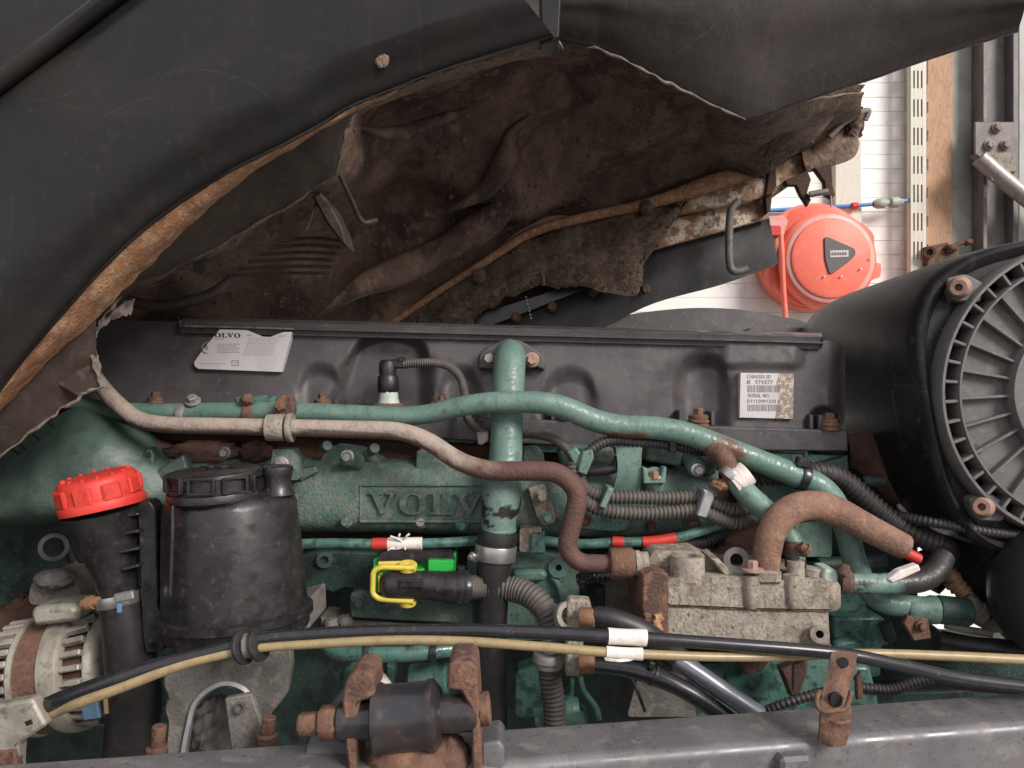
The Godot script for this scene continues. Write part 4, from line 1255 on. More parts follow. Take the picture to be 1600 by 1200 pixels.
func build_cover() -> void:
	var t := thing("valve_cover", "long black plastic valve cover with two white stickers on its side", "valve cover")
	var g := G.new()
	var rows := []
	for r in 52:
		var row := PackedVector3Array()
		for q in 300:
			var x := 140.0 + q * (1320.0 - 140.0) / 299.0
			var f := r / 51.0
			var top := 503.0 + (x - 285.0) * 0.0266
			var bot := 652.0 + (x - 740.0) * 0.034
			var y := lerpf(top, bot, f)
			if x > 1275:
				top = 532.0 + pow(maxf(0.0, x - 1300) / 20.0, 2) * 14.0
				y = lerpf(top, bot, f)
			row.append(P(x, y, cover_z(x, y)))
		rows.append(row)
	rows.reverse()
	g.grid(rows, false)
	part(t, "side_wall", g, M("cover_plastic"))
	g = G.new()
	g.sheet([dense([[284, 495, -120], [1150, 517, -120], [1283, 520, -120]], 6), dense([[285, 498, -26], [1150, 520, -26], [1284, 523, -26]], 6), dense([[282, 504, -10], [1150, 526, -10], [1285, 530, -10]], 6), dense([[280, 511, 4], [1150, 533, 4], [1286, 537, 4]], 6), dense([[280, 513, -20], [1150, 535, -20], [1284, 538, -20]], 6)], 2, 4, 12.0)
	part(t, "top_lip", g, M("cover_plastic"))
	g = G.new()
	g.slab([[1270, 534], [1308, 534], [1317, 542], [1318, 560], [1318, 676], [1270, 676]], -34, 340, 6)
	g.slab([[140, 510], [284, 505], [284, 650], [140, 640]], -60, 300, 6)
	bits(t, "end_wall", g, M("cover_plastic"))
	g = G.new()
	g.slab([[288, 508], [372, 510], [458, 512.5], [459, 515.5], [372, 513], [288, 511]], 7, 6, 0.8)
	part(t, "dusty_seal_strip", g, M("torn_edge"))
	g = G.new()
	g.slab([[140, 628], [540, 644], [740, 652], [1000, 662], [1326, 672], [1326, 706], [1000, 703], [740, 690], [540, 676], [140, 664]], 16, 120, 3)
	part(t, "flange", g, M("cover_plastic"))
	for x in [525.0, 676.0, 864.0, 1064.0, 1114.0, 1268.0, 1282.0]:
		g = G.new()
		var y: float = 652.0 + (x - 740.0) * 0.034
		g.block(x - 3, y - 22, x + 3, y, 14, 40, 1)
		part(t, "rib", g, M("cover_plastic"))
	# spring-loaded bolts standing on the flange
	for b in [[243, 636, 13], [504, 640, 14], [690, 640, 12], [885, 652, 13], [1091, 668, 17], [1296, 672, 15]]:
		g = G.new()
		var s: float = b[2]
		var o := P(b[0], b[1], 12)
		var k := px(s, 12)
		g.lathe(o, Vector3.UP, [[0, 0], [0, k], [k * 0.25, k * 1.02], [k * 0.32, k * 0.88], [k * 0.42, k * 0.9], [k * 0.5, k * 1.0], [k * 0.68, k * 1.0], [k * 0.76, k * 0.86], [k * 0.9, k * 0.92], [k * 1.1, k * 0.9], [k * 1.2, k * 0.7], [k * 1.2, 0]], 22)
		g.hexa(o + Vector3(0, k * 1.18, 0), Vector3.UP, k * 0.52, k * 0.62)
		part(t, "flange_bolt", g, M("rust"))
	# data sticker
	g = G.new()
	g.slab([[343, 514.5], [386, 515.5], [398, 521], [410, 526], [423, 526.5], [433, 522], [444, 518.5], [456, 518.5], [440, 581.5], [310, 576.5], [304, 572], [303, 566], [312, 553], [326, 535]], 3, 15, 0.4)
	var st := part(t, "data_sticker", g, M("sticker"), "white slanted data sticker with a torn corner")
	text(st, "lettering", "OLVO", P(355.5, 524, 3.3), px(6.8, 0), 0.0006, M("ink"), true, 1.5, -1)
	var rng := RandomNumberGenerator.new()
	rng.seed = 5
	g = G.new()
	for row in 10:
		var x := 389.0 - row * 1.1
		var y := 527.5 + row * 2.95
		while x < 436.0 - row * 1.5:
			var w := rng.randf_range(1.0, 4.5)
			g.block(x, y, x + w, y + 1.1, 3.3, 0.4, 0)
			x += w + rng.randf_range(0.8, 1.6)
	for row in 5:
		var x := 339.0
		var y := 537.0 + row * 3.1
		while x < 370.0:
			var w := rng.randf_range(1.5, 6.0)
			g.block(x, y, x + w, y + 1.6, 3.3, 0.4, 0)
			x += w + rng.randf_range(0.7, 1.4)
	g.block(336, 529.5, 350, 530.8, 3.3, 0.4, 0)
	g.block(312, 567.5, 355, 568.6, 3.3, 0.4, 0)
	g.block(386, 523, 394, 524.4, 3.3, 0.4, 0); g.block(434, 524.5, 446, 526, 3.3, 0.4, 0)
	part(st, "small_print", g, M("ink_faint"))
	g = G.new()
	g.ring([325.5, 543.5, 2.5], [325.5, 543.5, 3.4], 9.2, 8.2)
	g.block(321, 541, 322.4, 546.5, 3.4, 0.4, 0); g.block(321, 543, 325, 544, 3.4, 0.4, 0); g.block(321, 540.8, 325, 541.8, 3.4, 0.4, 0); g.block(321, 545.6, 325, 546.6, 3.4, 0.4, 0)
	g.block(363, 563, 373, 564, 3.4, 0.4, 0); g.block(362, 570.5, 372, 571.5, 3.4, 0.4, 0); g.block(362, 563, 363, 571.5, 3.4, 0.4, 0); g.block(372, 563, 373, 571.5, 3.4, 0.4, 0); g.block(365, 566.5, 370, 567.5, 3.4, 0.4, 0)
	part(st, "approval_marks", g, M("ink_grey"))
	# chassis sticker
	g = G.new()
	g.slab([[1157, 582.5], [1217, 583.5], [1213, 600], [1217, 622], [1211, 654], [1155.5, 652.5]], 10, 24, 0.4)
	var cs := part(t, "chassis_sticker", g, M("sticker"), "white chassis number sticker, peeling brown on its right side")
	g = G.new()
	g.slab([[1217, 583.5], [1240.5, 584.3], [1239.5, 655], [1211, 654], [1217, 622], [1213, 600]], 10, 24, 0.4)
	part(cs, "peeling_edge", g, M("sticker_worn"))
	text(cs, "lettering", "CHASSIS ID", P(1186, 588.5, 10.3), px(5.4, 0), 0.0006, M("ink_grey"), false, 0.98, -0.5, false)
	text(cs, "lettering", "B   171577", P(1187.5, 597, 10.3), px(5.6, 0), 0.0006, M("ink_grey"), false, 1.1, -0.5)
	text(cs, "lettering", "SERIAL NO.", P(1186, 618, 10.3), px(5.4, 0), 0.0006, M("ink_grey"), false, 0.92, -0.5, false)
	text(cs, "lettering", "D1110991334 1", P(1193, 627, 10.3), px(5.4, 0), 0.0006, M("ink_grey"), false, 0.98, -0.5, false)
	g = G.new()
	for row in 2:
		var x := 1168.0
		while x < (1218.0 if row == 0 else 1220.0):
			var w := rng.randf_range(0.5, 1.7)
			var y := 602.0 if row == 0 else 632.0
			g.block(x, y, x + w, y + (11.0 if row == 0 else 10.5), 10.3, 0.4, 0)
			x += w + rng.randf_range(0.6, 1.5)
	part(cs, "barcode", g, M("ink_grey"))
	# covers seen over the top
	g = G.new()
	g.slab([[890, 540], [905, 516], [960, 496], [1030, 485], [1095, 481], [1160, 484], [1220, 494], [1268, 508], [1300, 540]], -460, 300, 6, {"smooth": 4})
	solo("arched_cover", "grey arched cover behind the valve cover, below the hose reel", "cover", g, M("lid_grey"))
	g = G.new()
	g.slab([[1164, 540], [1166, 520], [1178, 510], [1258, 512], [1282, 517], [1290, 540]], -400, 200, 4, {"round": 6})
	solo("intake_step", "flat grey raised step at the right end of the valve cover top", "cover", g, M("lid_grey"))

# ---------------------------------------------------------------- air filter
func build_filter() -> void:
	var t := thing("air_filter", "large black round air filter housing with a ribbed grey lid", "air filter")
	var g := G.new()
	var O := P(1706, 612, 150)
	var back := Vector3(0, 0, -1)
	var R := px(258, 150)
	var c0 := O + Vector3(0, 0, -0.53)
	g.lathe(c0, Vector3(0, 0, 1), [[0, 0], [0, R * 0.89], [0.02, R * 0.935], [0.10, R * 0.95], [0.28, R * 0.975], [0.42, R * 0.995], [0.485, R * 1.0], [0.505, R * 0.995], [0.513, R * 0.98], [0.516, R * 0.96], [0.510, R * 0.93], [0.50, R * 0.90], [0.50, R * 0.6]], 144, func(f, h): return pow(pow(absf(cos(f - 0.18)), 3.4) + pow(absf(sin(f - 0.18)), 3.4), -1.0 / 3.4) * (1.0 - 0.012 * smoothstep(0.0, 0.6, sin(h * 40.0))))
	part(t, "housing", g, M("filter_black"))
	g = G.new()
	var r := px(236, 150)
	var zf := Vector3(0, 0, 1)
	g.lathe(O + zf * -0.034, zf, [[0, r * 1.0], [0.030, r * 1.0], [0.034, r * 0.99], [0.034, r * 0.972], [0.030, r * 0.965], [0.004, r * 0.962], [0.004, r * 0.885], [0.030, r * 0.882], [0.034, r * 0.875], [0.034, r * 0.862], [0.030, r * 0.855], [0.012, r * 0.85], [0.012, r * 0.525], [0.03, r * 0.52], [0.034, r * 0.512], [0.034, r * 0.5], [0.03, r * 0.49], [0.026, r * 0.1], [0.026, 0]], 128)
	part(t, "lid", g, M("lid_grey"))
	for i in 44:
		var f := TAU * (i + 0.5) / 44.0
		var d := Vector3(cos(f), sin(f), 0)
		if d.x > 0.25:
			continue
		g = G.new()
		g.box(O + d * r * 0.924 + zf * -0.015, Basis(zf, f), Vector3(r * 0.09, 0.0045, 0.026), 0.001)
		part(t, "edge_rib", g, M("lid_grey"))
	for i in 28:
		var f := TAU * (i + 0.25) / 28.0
		var d := Vector3(cos(f), sin(f), 0)
		if d.x > 0.25:
			continue
		g = G.new()
		g.box(O + d * r * 0.688 + zf * -0.016, Basis(zf, f), Vector3(r * 0.345, 0.0042, 0.014), 0.001)
		part(t, "radial_rib", g, M("lid_grey"))
	for b in [[1500, 449], [1536, 792]]:
		g = G.new()
		g.slab([[b[0] - 22, b[1] - 14], [b[0] + 10, b[1] - 22], [b[0] + 40, b[1] - 6], [b[0] + 34, b[1] + 24], [b[0] - 8, b[1] + 22]], 138, 26, 3, {"round": 9})
		part(t, "lug", g, M("lid_grey"))
		g = G.new()
		g.turn([b[0], b[1], 136], [b[0] - 2, b[1], 158], [[0, 17], [0.3, 17], [0.6, 15], [0.92, 14], [1, 12], [1, 6], [0.5, 5], [0.5, 0]], 22)
		part(t, "lid_nut", g, plain_or("nut_tan"))
	g = G.new()
	g.rod([1525, 702, 126], [1525, 702, 129.5], 9)
	part(t, "moulding_mark", g, M("lid_grey"))
	# duct and tank below
	g = G.new()
	g.sheet([[[1440, 770, 40], [1500, 806, 60], [1570, 836, 90], [1680, 846, 100]], [[1476, 820, 30], [1520, 870, 60], [1580, 910, 90], [1690, 920, 100]], [[1470, 870, 10], [1520, 930, 40], [1575, 975, 70], [1690, 990, 90]], [[1490, 890, -60], [1540, 960, -40], [1590, 1010, 0], [1700, 1030, 20]]], 7, 7, 5.0, 5.0, 6.0, 51)
	solo("intake_duct", "glossy black intake duct below the air filter", "duct", g, M("filter_black"))
	g = G.new()
	g.lump(1652, 925, 150, 92, 102, 90, 0.03, 4, 1.0, 2.3)
	solo("black_air_tank", "rounded black tank at the right edge below the air filter", "tank", g, M("rubber"))
	g = G.new()
	g.sheet([[[1322, 680, -30], [1356, 676, -40], [1384, 700, -40], [1400, 740, -30], [1440, 772, -10], [1472, 792, 0]], [[1326, 700, -20], [1350, 706, -24], [1374, 730, -24], [1396, 766, -20], [1432, 796, 0], [1468, 836, 10]], [[1330, 730, -40], [1348, 740, -40], [1366, 758, -40], [1390, 784, -40], [1420, 806, -30], [1462, 850, -20]]], 6, 6, 8.0, 8.0, 14.0, 55)
	solo("filter_bracket", "rusty brown pressed bracket under the air filter's left side", "bracket", g, M("rust_dark"))

func plain_or(called: String) -> StandardMaterial3D:
	if not mats.has(called):
		mat(called, lin(0.28, 0.165, 0.12), [["mid", 0.5, 0.75, lin(0.36, 0.25, 0.2), 0.7], ["fine", 0.65, 0.85, lin(0.15, 0.08, 0.055), 0.6]], {"rough": 0.7})
	return mats[called]

# ---------------------------------------------------------------- engine block behind
func build_engine() -> void:
	var t := thing("engine_block", "green painted engine block seen behind the pipes and hoses", "engine")
	var g := G.new()
	g.slab([[-160, 640], [140, 664], [700, 690], [1330, 706], [1330, 760], [1390, 800], [1400, 1400], [-160, 1400]], -90, 240, 4)
	part(t, "crankcase", g, M("green_dark"))
	g = G.new()
	g.slab([[1290, 690], [1330, 690], [1400, 770], [1436, 830], [1436, 960], [1490, 1000], [1720, 1010], [1720, 1400], [1290, 1400]], -60, 60, 4)
	part(t, "gearbox_casing", g, M("green_dark"))
	g = G.new()
	g.slab([[225, 672], [420, 682], [740, 694], [1140, 708], [1140, 742], [740, 742], [225, 720]], -22, 60, 3)
	g.slab([[225, 720], [740, 738], [1140, 738], [1140, 850], [740, 860], [225, 850]], -50, 40, 3)
	part(t, "rusty_head_gasket_face", g, M("rust_dark"))
	g = G.new()
	g.slab([[200, 655], [470, 662], [740, 684], [740, 693], [470, 680], [200, 672]], 4, 40, 2)
	g.slab([[830, 694], [1140, 703], [1326, 712], [1326, 760], [1240, 760], [1150, 724], [830, 706]], 2, 40, 2)
	part(t, "head_edge", g, M("green_block"))
	g = G.new()
	g.slab([[470, 868], [500, 860], [560, 862], [596, 864], [604, 924], [560, 926], [540, 920], [520, 928], [500, 920], [474, 926]], 20, 60, 4)
	part(t, "side_plate", g, M("green_dark"))
	g = G.new()
	g.ring([507, 875, 18], [507, 875, 26], 13, 6)
	part(t, "bolt_boss", g, M("green_dark"))
	g = G.new()
	g.slab([[730, 872], [760, 858], [840, 862], [870, 866], [905, 864], [905, 950], [880, 960], [870, 1000], [730, 1000]], 30, 90, 6, {"round": 6})
	g.slab([[800, 892], [848, 890], [856, 898], [850, 910], [800, 912]], 50, 24, 6, {"round": 6})
	g.tube([[862, 900, 34], [872, 915, 36], [880, 950, 34], [884, 990, 30]], 5)
	bits(t, "oil_cooler_casting", g, M("green_pipe"))
	g = G.new()
	g.ring([873, 887, 28], [873, 887, 40], 16, 5)
	part(t, "bolt_boss", g, M("green_block"))
	g = G.new()
	g.rod([873, 887, 29], [873, 887, 32], 5.4)
	part(t, "bolt_hole", g, M("deep_black"))
	g = G.new()
	g.slab([[546, 928], [564, 922], [590, 930], [700, 936], [742, 940], [742, 978], [690, 974], [546, 966]], 66, 90, 4, {"round": 5})
	part(t, "control_unit_shelf", g, M("green_cast"))
	for b in [[562, 941, 11], [594, 943, 8], [654, 936, 8]]:
		g = G.new()
		g.bolt(b[0], b[1], 67, b[2] * 0.66, 8, b[2])
		part(t, "bolt", g, M("green_cast"))
	g = G.new()
	g.lump(520, 975, 60, 14, 12, 14, 0.3, 3)
	g.lump(540, 970, 60, 12, 10, 14, 0.3, 5)
	g.slab([[500, 965], [745, 982], [745, 990], [500, 985]], 50, 60, 3)
	part(t, "dirty_casting_edge", g, M("grey_cast"))
	# lower right crankcase and flywheel housing
	g = G.new()
	g.slab([[1080, 1040], [1180, 1030], [1302, 1026], [1306, 1060], [1296, 1092], [1250, 1130], [1120, 1140], [1060, 1110]], 60, 120, 14, {"round": 24})
	g.slab([[1300, 965], [1378, 962], [1392, 984], [1392, 1010], [1380, 1010], [1378, 1060], [1300, 1060]], 34, 90, 6, {"round": 8})
	g.slab([[1302, 1002], [1340, 996], [1356, 1012], [1356, 1060], [1302, 1060]], 50, 60, 8, {"round": 12})
	g.slab([[1290, 930], [1350, 928], [1356, 962], [1290, 966]], 0, 60, 6, {"round": 6})
	g.slab([[1330, 1040], [1360, 1040], [1374, 1096], [1376, 1130], [1310, 1130]], 74, 60, 6, {"round": 10})
	bits(t, "flywheel_housing", g, M("green_block"))
	g = G.new()
	g.slab([[1230, 880], [1380, 872], [1400, 884], [1400, 900], [1230, 908]], -20, 50, 6, {"round": 6})
	g.slab([[1300, 1080], [1460, 1080], [1560, 1074], [1560, 1150], [1300, 1150]], -10, 60, 4)
	g.rod([1278, 884, 20], [1382, 874, 20], 12)
	g.rod([1392, 1000, 40], [1382, 972, 40], 9)
	bits(t, "housing_rib", g, M("green_dark"))
	g = G.new()
	g.slab([[1220, 1046], [1262, 1030], [1262, 1052], [1250, 1086], [1238, 1092]], 118, 20, 3)
	g.slab([[1150, 1030], [1210, 1026], [1190, 1050], [1166, 1056]], 90, 20, 3)
	bits(t, "rust_patch", g, M("rust_dark"))
	# thermostat housing at the left end
	g = G.new()
	g.sheet([[[-60, 735, -20], [0, 704, 10], [60, 668, 30], [128, 634, 40], [200, 655, 30], [250, 690, 0]], [[-60, 770, 60], [0, 738, 80], [66, 712, 96], [140, 690, 90], [220, 704, 66], [262, 716, 30]], [[-60, 800, 90], [0, 776, 104], [70, 764, 112], [150, 750, 104], [230, 748, 80], [300, 748, 40]], [[-60, 826, 60], [0, 814, 84], [70, 812, 94], [150, 806, 90], [230, 800, 70], [300, 790, 30]], [[-60, 830, -60], [0, 826, -60], [70, 826, -60], [150, 824, -60], [230, 820, -60], [300, 806, -60]]], 7, 7, 8.0, 7.0, 12.0, 61)
	part(t, "thermostat_housing", g, M("green_smooth"))
	g = G.new()
	for b in [[72, 656, 84, 668], [52, 678, 62, 688], [30, 692, 40, 702], [18, 700, 28, 710]]:
		g.rod([b[0], b[1], 70], [b[2], b[3], 70], 2.0)
	bits(t, "casting_slot", g, M("deep_black"))
	g = G.new()
	g.slab([[150, 760], [146, 712], [152, 700], [160, 699], [166, 706], [168, 726], [180, 748], [204, 744], [216, 736], [222, 712], [228, 700], [236, 701], [240, 712], [238, 738], [286, 710], [292, 730], [288, 750], [240, 762]], 70, 30, 3)
	part(t, "twin_lugs", g, M("green_smooth"))
	g = G.new()
	g.rod([232, 710, 70], [232, 710, 73], 4)
	g.rod([178, 702, 40], [186, 698, 60], 12)
	part(t, "lug_hole", g, M("deep_black"))
	g = G.new()
	g.lump(320, 710, 20, 60, 22, 30, 0.3, 9, 3.0)
	g.lump(400, 708, 26, 26, 18, 24, 0.3, 8, 3.0)
	g.lump(220, 700, 16, 50, 14, 20, 0.4, 7, 3.0)
	g.lump(60, 1010, -60, 90, 80, 40, 0.2, 8, 3.0)
	bits(t, "oily_casting", g, M("rust_dark"))
	g = G.new()
	g.ring([84, 855, 40], [84, 855, 64], 22, 15)
	g.tube([[100, 842, 50], [118, 880, 40], [140, 880, 40]], 7)
	bits(t, "pulley_boss", g, M("rubber"))
	# inlet manifold
	var m := thing("inlet_manifold", "green cast inlet manifold with raised brand lettering, dusty on top", "manifold")
	g = G.new()
	g.tint = func(p, nn): return Color(1, 1, 1).lerp(Color(2.6, 1.5, 1.35), smoothstep(0.25, 0.8, nn.y) * 0.75)
	var rows := []
	for f in [[-34, 0], [-30, 24], [-20, 44], [-4, 56], [8, 60], [40, 61], [62, 59], [74, 50], [80, 34], [82, 0]]:
		var row := []
		for x in [165.0, 260.0, 360.0, 470.0, 555.0, 650.0, 760.0, 860.0, 960.0, 1040.0, 1100.0, 1122.0]:
			var yb: float = 748.0 + (x - 470.0) * 0.022
			var sc: float = 1.0 if x < 1110 else 0.86
			row.append([x, yb + f[0] * sc + (3.0 if x > 1110 else 0.0), f[1] * (1.0 if x < 1110 else 0.7)])
		rows.append(row)
	g.sheet(rows, 8, 3, 6.0, 3.0, 16.0, 63)
	part(m, "body", g, M("green_cast"))
	g = G.new()
	for q in [[561, 757, 760, 760], [561, 813, 760, 817], [561, 757, 564.5, 817]]:
		g.block(q[0], q[1], q[2], q[3], 63.5, 10, 1)
	part(m, "lettering_frame", g, M("green_cast"))
	text(m, "lettering", "VOLVO", P(690, 787.5, 64), px(33, 60), 0.007, M("green_cast"), true, 1.36, -0.8)
	g = G.new()
	g.sheet([[[524, 718, 10], [600, 720, 13], [660, 721, 13], [706, 722, 10]], [[510, 724, 34], [600, 726, 37], [680, 727.5, 37], [716, 728, 33]], [[530, 733, 48], [600, 735, 51], [690, 737, 51], [710, 738, 47]], [[542, 749, 57], [580, 750, 60.5], [650, 752, 60.5], [694, 753, 56]]], 10, 8, 1.5, 4.0, 40.0, 8, 4.0)
	g.sheet([[[541, 748, 57], [552, 750, 60], [562, 751, 61]], [[546, 780, 62], [553, 780, 63], [561, 780, 62]], [[548, 812, 60], [556, 814, 61], [566, 816, 60]]], 8, 8, 1.5, 3.0, 50.0, 9, 3.0)
	bits(m, "dust_drift", g, M("dust_tan"))
	g = G.new()
	g.slab([[648, 744], [650, 706], [660, 700], [694, 702], [700, 712], [702, 742]], 44, 50, 3)
	g.slab([[498, 730], [506, 706], [524, 694], [566, 700], [600, 722], [600, 738]], 22, 40, 8, {"round": 8})
	g.slab([[1008, 720], [1010, 690], [1020, 688], [1066, 690], [1068, 716], [1066, 730]], 52, 46, 4, {"round": 4})
	g.slab([[1092, 716], [1096, 692], [1120, 694], [1120, 740], [1104, 746]], 48, 46, 4, {"round": 4})
	g.slab([[815, 740], [816, 700], [838, 698], [850, 708], [852, 740]], 40, 40, 4, {"round": 5})
	g.slab([[880, 740], [872, 708], [886, 694], [960, 700], [960, 740]], 32, 40, 6, {"round": 6})
	g.rod([560, 722, 44], [540, 714, 70], 13)
	g.rod([1078, 712, 40], [1090, 733, 76], 15)
	g.rod([505, 700, 30], [512, 696, 46], 8)
	g.rod([580, 704, 30], [586, 700, 46], 8)
	g.slab([[458, 742], [470, 732], [492, 728], [496, 738], [470, 752], [462, 750]], 66, 30, 3)
	bits(m, "cast_boss", g, M("green_cast"))
	for b in [[543, 713, 72, 9.5, "zinc"], [1090, 734, 78, 9.5, "zinc"], [352, 707, 64, 8, "zinc_dull"], [846, 775, 74, 9, "alloy"], [855, 808, 74, 8, "green_pipe"], [541, 814, 56, 9, "green_cast"], [722, 820, 60, 9, "green_block"], [912, 811, 66, 10, "rust"], [1082, 820, 68, 12, "rust"], [658, 814, 52, 10, "zinc"], [1016, 822, 62, 8, "rust_dark"]]:
		g = G.new()
		g.bolt(b[0], b[1], b[2], b[3] * 0.82, 9, b[3] * 1.15)
		part(m, "bolt", g, M(b[4]))
	g = G.new()
	g.slab([[824, 762], [852, 756], [862, 782], [870, 806], [866, 818], [848, 822], [838, 808]], 72, 8, 2, {"round": 5})
	part(m, "link_plate", g, M("alloy"))
	g = G.new()
	g.slab([[905, 782], [985, 780], [987, 826], [965, 832], [900, 826]], 66, 8, 2)
	part(m, "bracket_foot", g, M("green_block"))
	# tab bracket that holds the coolant pipe
	g = G.new()
	g.sheet([[[961, 676, 88], [982, 675, 88], [1004, 676, 88]], [[961, 690, 92], [982, 689, 92], [1004, 690, 92]], [[965, 726, 90], [984, 726, 90], [1002, 726, 90]], [[962, 752, 84], [982, 752, 86], [1001, 750, 86]], [[952, 778, 72], [976, 780, 74], [1000, 780, 74]]], 5, 5, 4.0)
	solo("pipe_tab_bracket", "flat green tab bracket under the long coolant pipe", "bracket", g, M("green_pipe"))
	# temperature sender
	var s := thing("temperature_sender", "small green sender with a brass terminal on the manifold's right end", "sender")
	g = G.new()
	g.rod([1023, 764, 68], [1022, 738, 86], 15)
	g.slab([[1004, 730], [1012, 732], [1014, 746], [1032, 746], [1036, 730], [1042, 730], [1040, 756], [1006, 756]], 96, 20, 2)
	part(s, "cup", g, M("green_pipe"))
	g = G.new()
	g.hexa(P(1022, 748, 92), Vector3.UP, px(8, 90), px(12, 90))
	part(s, "terminal", g, M("brass"))

# ---------------------------------------------------------------- pipes
func build_pipes() -> void:
	# breather pipe with flange and hose
	var t := thing("oil_breather_pipe", "thick pale green vertical pipe bolted to the valve cover", "pipe")
	var g := G.new()
	var chips := FastNoiseLite.new()
	chips.frequency = 38.0
	chips.seed = 3
	g.tint = func(p, nn):
		var y: float = 600.0 - (p.y - 1.5) / 0.00092
		var k: float = smoothstep(0.10, 0.15, chips.get_noise_3dv(p * 1.4) * 0.8 + 0.26 - absf(y - 797.0) * 0.018)
		return Color(1, 1, 1).lerp(Color(0.14, 0.065, 0.09), k)
	g.sweep(G.cr(G.pts([[797, 552, -6, 21], [797, 556, 20, 24], [796, 572, 46, 25], [794, 610, 62, 25], [792, 660, 72, 25], [790, 715, 84, 26], [787, 740, 92, 28], [785, 762, 98, 31], [783, 785, 102, 31], [780, 806, 104, 28], [779, 824, 104, 27], [779, 828, 104, 28], [779, 831, 104, 27]], 25), 8), 40)
	part(t, "tube", g, M("green_pipe"))
	g = G.new()
	g.slab([[746, 576], [747, 556], [757, 544], [776, 535], [793, 528], [812, 531], [832, 542], [848, 553], [853, 566], [852, 580], [838, 574], [800, 582], [770, 578]], 14, 24, 3, {"round": 5})
	part(t, "flange", g, M("cover_plastic"))
	g = G.new()
	g.ring([764, 559, 12], [764, 559, 20], 14, 8)
	part(t, "bolt_collar", g, M("cover_plastic"))
	for b in [[764, 560, "zinc_dull"], [831, 562, "nut_tan"]]:
		plain_or("nut_tan")
		g = G.new()
		g.bolt(b[0], b[1], 15, 8.5, 9, 12)
		part(t, "bolt", g, M(b[2]))
	var h := thing("breather_hose", "black rubber hose clamped to the lower end of the breather pipe", "hose")
	g = G.new()
	g.sweep(G.cr(G.pts([[779, 829, 104, 30], [777, 842, 104, 31], [775, 858, 104, 29], [773, 876, 104, 28], [771, 900, 104, 27], [768, 960, 100, 25], [766, 1040, 90, 25], [768, 1130, 80, 25]], 26), 6), 28)
	part(h, "tube", g, M("rubber"))
	g = G.new()
	g.ring([773.2, 874, 104], [775.2, 851, 104], 32.5, 28)
	g.rod([742, 866, 100], [744, 874, 116], 6)
	var band := part(h, "clamp_band", g, M("zinc"))
	g = G.new()
	g.bolt(739, 869, 112, 5, 6, 7, Vector3(-0.6, -0.2, 0.8))
	part(band, "clamp_screw", g, M("zinc"))
	# long coolant pipe
	var c := thing("coolant_pipe", "long thin green coolant pipe crossing the whole engine", "pipe")
	g = G.new()
	g.tint = func(p, nn):
		var z: float = p.z * 1000.0
		var x: float = 800.0 + p.x / ((1230.0 - z) / 1230.0 * 0.001)
		var y: float = 600.0 - (p.y - 1.5) / ((1230.0 - z) / 1230.0 * 0.001)
		var w: float = chips.get_noise_3dv(p * 1.2) * 14.0
		var k: float = 1.0 - smoothstep(20.0, 32.0, Vector2(x - 1135, (y - 706) * 1.1).length() + w)
		k = maxf(k, (1.0 - smoothstep(34.0, 46.0, absf(x - 972) + w)) * smoothstep(673.0, 679.0, y + w * 0.3))
		return Color(1, 1, 1).lerp(Color(1.0, 0.25, 0.15), k)
	g.sweep(G.fillet(G.pts([[118, 632, 20, 12], [210, 646, 50, 15], [330, 644, 62, 15], [450, 643, 78, 15], [655, 652, 84, 15], [745, 628, 112, 16], [866, 628, 116, 18], [948, 667, 100, 18], [1052, 668, 96, 18], [1180, 718, 96, 18], [1292, 762, 96, 19], [1322, 820, 96, 18], [1336, 885, 96, 18], [1368, 942, 98, 17], [1450, 950, 100, 17]], 17), 0.05), 28)
	part(c, "tube", g, M("green_pipe"))
	g = G.new()
	g.pipe([[1112, 700, 100, 15], [1132, 714, 118, 16], [1141, 738, 126, 15], [1146, 750, 128, 15]], 15, 20)
	part(c, "branch_stub", g, M("rust"))
	g = G.new()
	g.turn([1414, 950, 100], [1464, 953, 100], [[0, 17], [0.03, 18.5], [0.3, 19], [0.7, 20], [0.8, 22], [0.95, 22], [1, 18]], 24)
	part(c, "end_collar", g, M("green_pipe"))
	g = G.new()
	g.turn([1464, 952, 102], [1514, 957, 104], [[0, 0], [0, 21], [0.06, 22], [0.92, 22], [1, 20], [1, 0]], 24)
	part(c, "end_hose", g, M("green_dark"))
	g = G.new()
	g.slab([[1418, 962], [1450, 962], [1456, 998], [1428, 1002], [1412, 974]], 116, 8, 2)
	g.bolt(1438, 978, 117, 6, 7, 9)
	part(c, "pipe_clip", g, M("rust"))
	g = G.new()
	g.slab([[366, 622], [378, 618], [450, 618], [462, 632], [460, 660], [372, 660]], 76, 24, 3, {"round": 3})
	part(c, "saddle_block", g, M("green_block"))
	g = G.new()
	g.ring([384, 645, 70], [398, 645, 70], 19, 15)
	g.lump(386, 624, 84, 10, 9, 9, 0.4, 3)
	part(c, "rusty_clip", g, M("rust"))
	g = G.new()
	g.ring([280, 648, 60], [292, 648, 60], 17.5, 14)
	g.bolt(302, 628, 66, 8, 8, 12, Vector3(0, 0.8, 0.6))
	g.lump(304, 640, 62, 10, 12, 9, 0.3, 6)
	part(c, "pale_clip", g, M("zinc_dull"))
	# rusty line in front
	var f := thing("fuel_return_pipe", "thin bent steel pipe, grey with dust at left, rusting brown at right", "pipe")
	g = G.new()
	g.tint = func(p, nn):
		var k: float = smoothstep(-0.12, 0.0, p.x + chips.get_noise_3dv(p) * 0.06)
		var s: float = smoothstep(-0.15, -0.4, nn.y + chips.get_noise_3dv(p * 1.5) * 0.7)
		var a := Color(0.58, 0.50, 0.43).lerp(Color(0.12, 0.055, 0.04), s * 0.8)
		return a.lerp(Color(0.165, 0.085, 0.07), k)
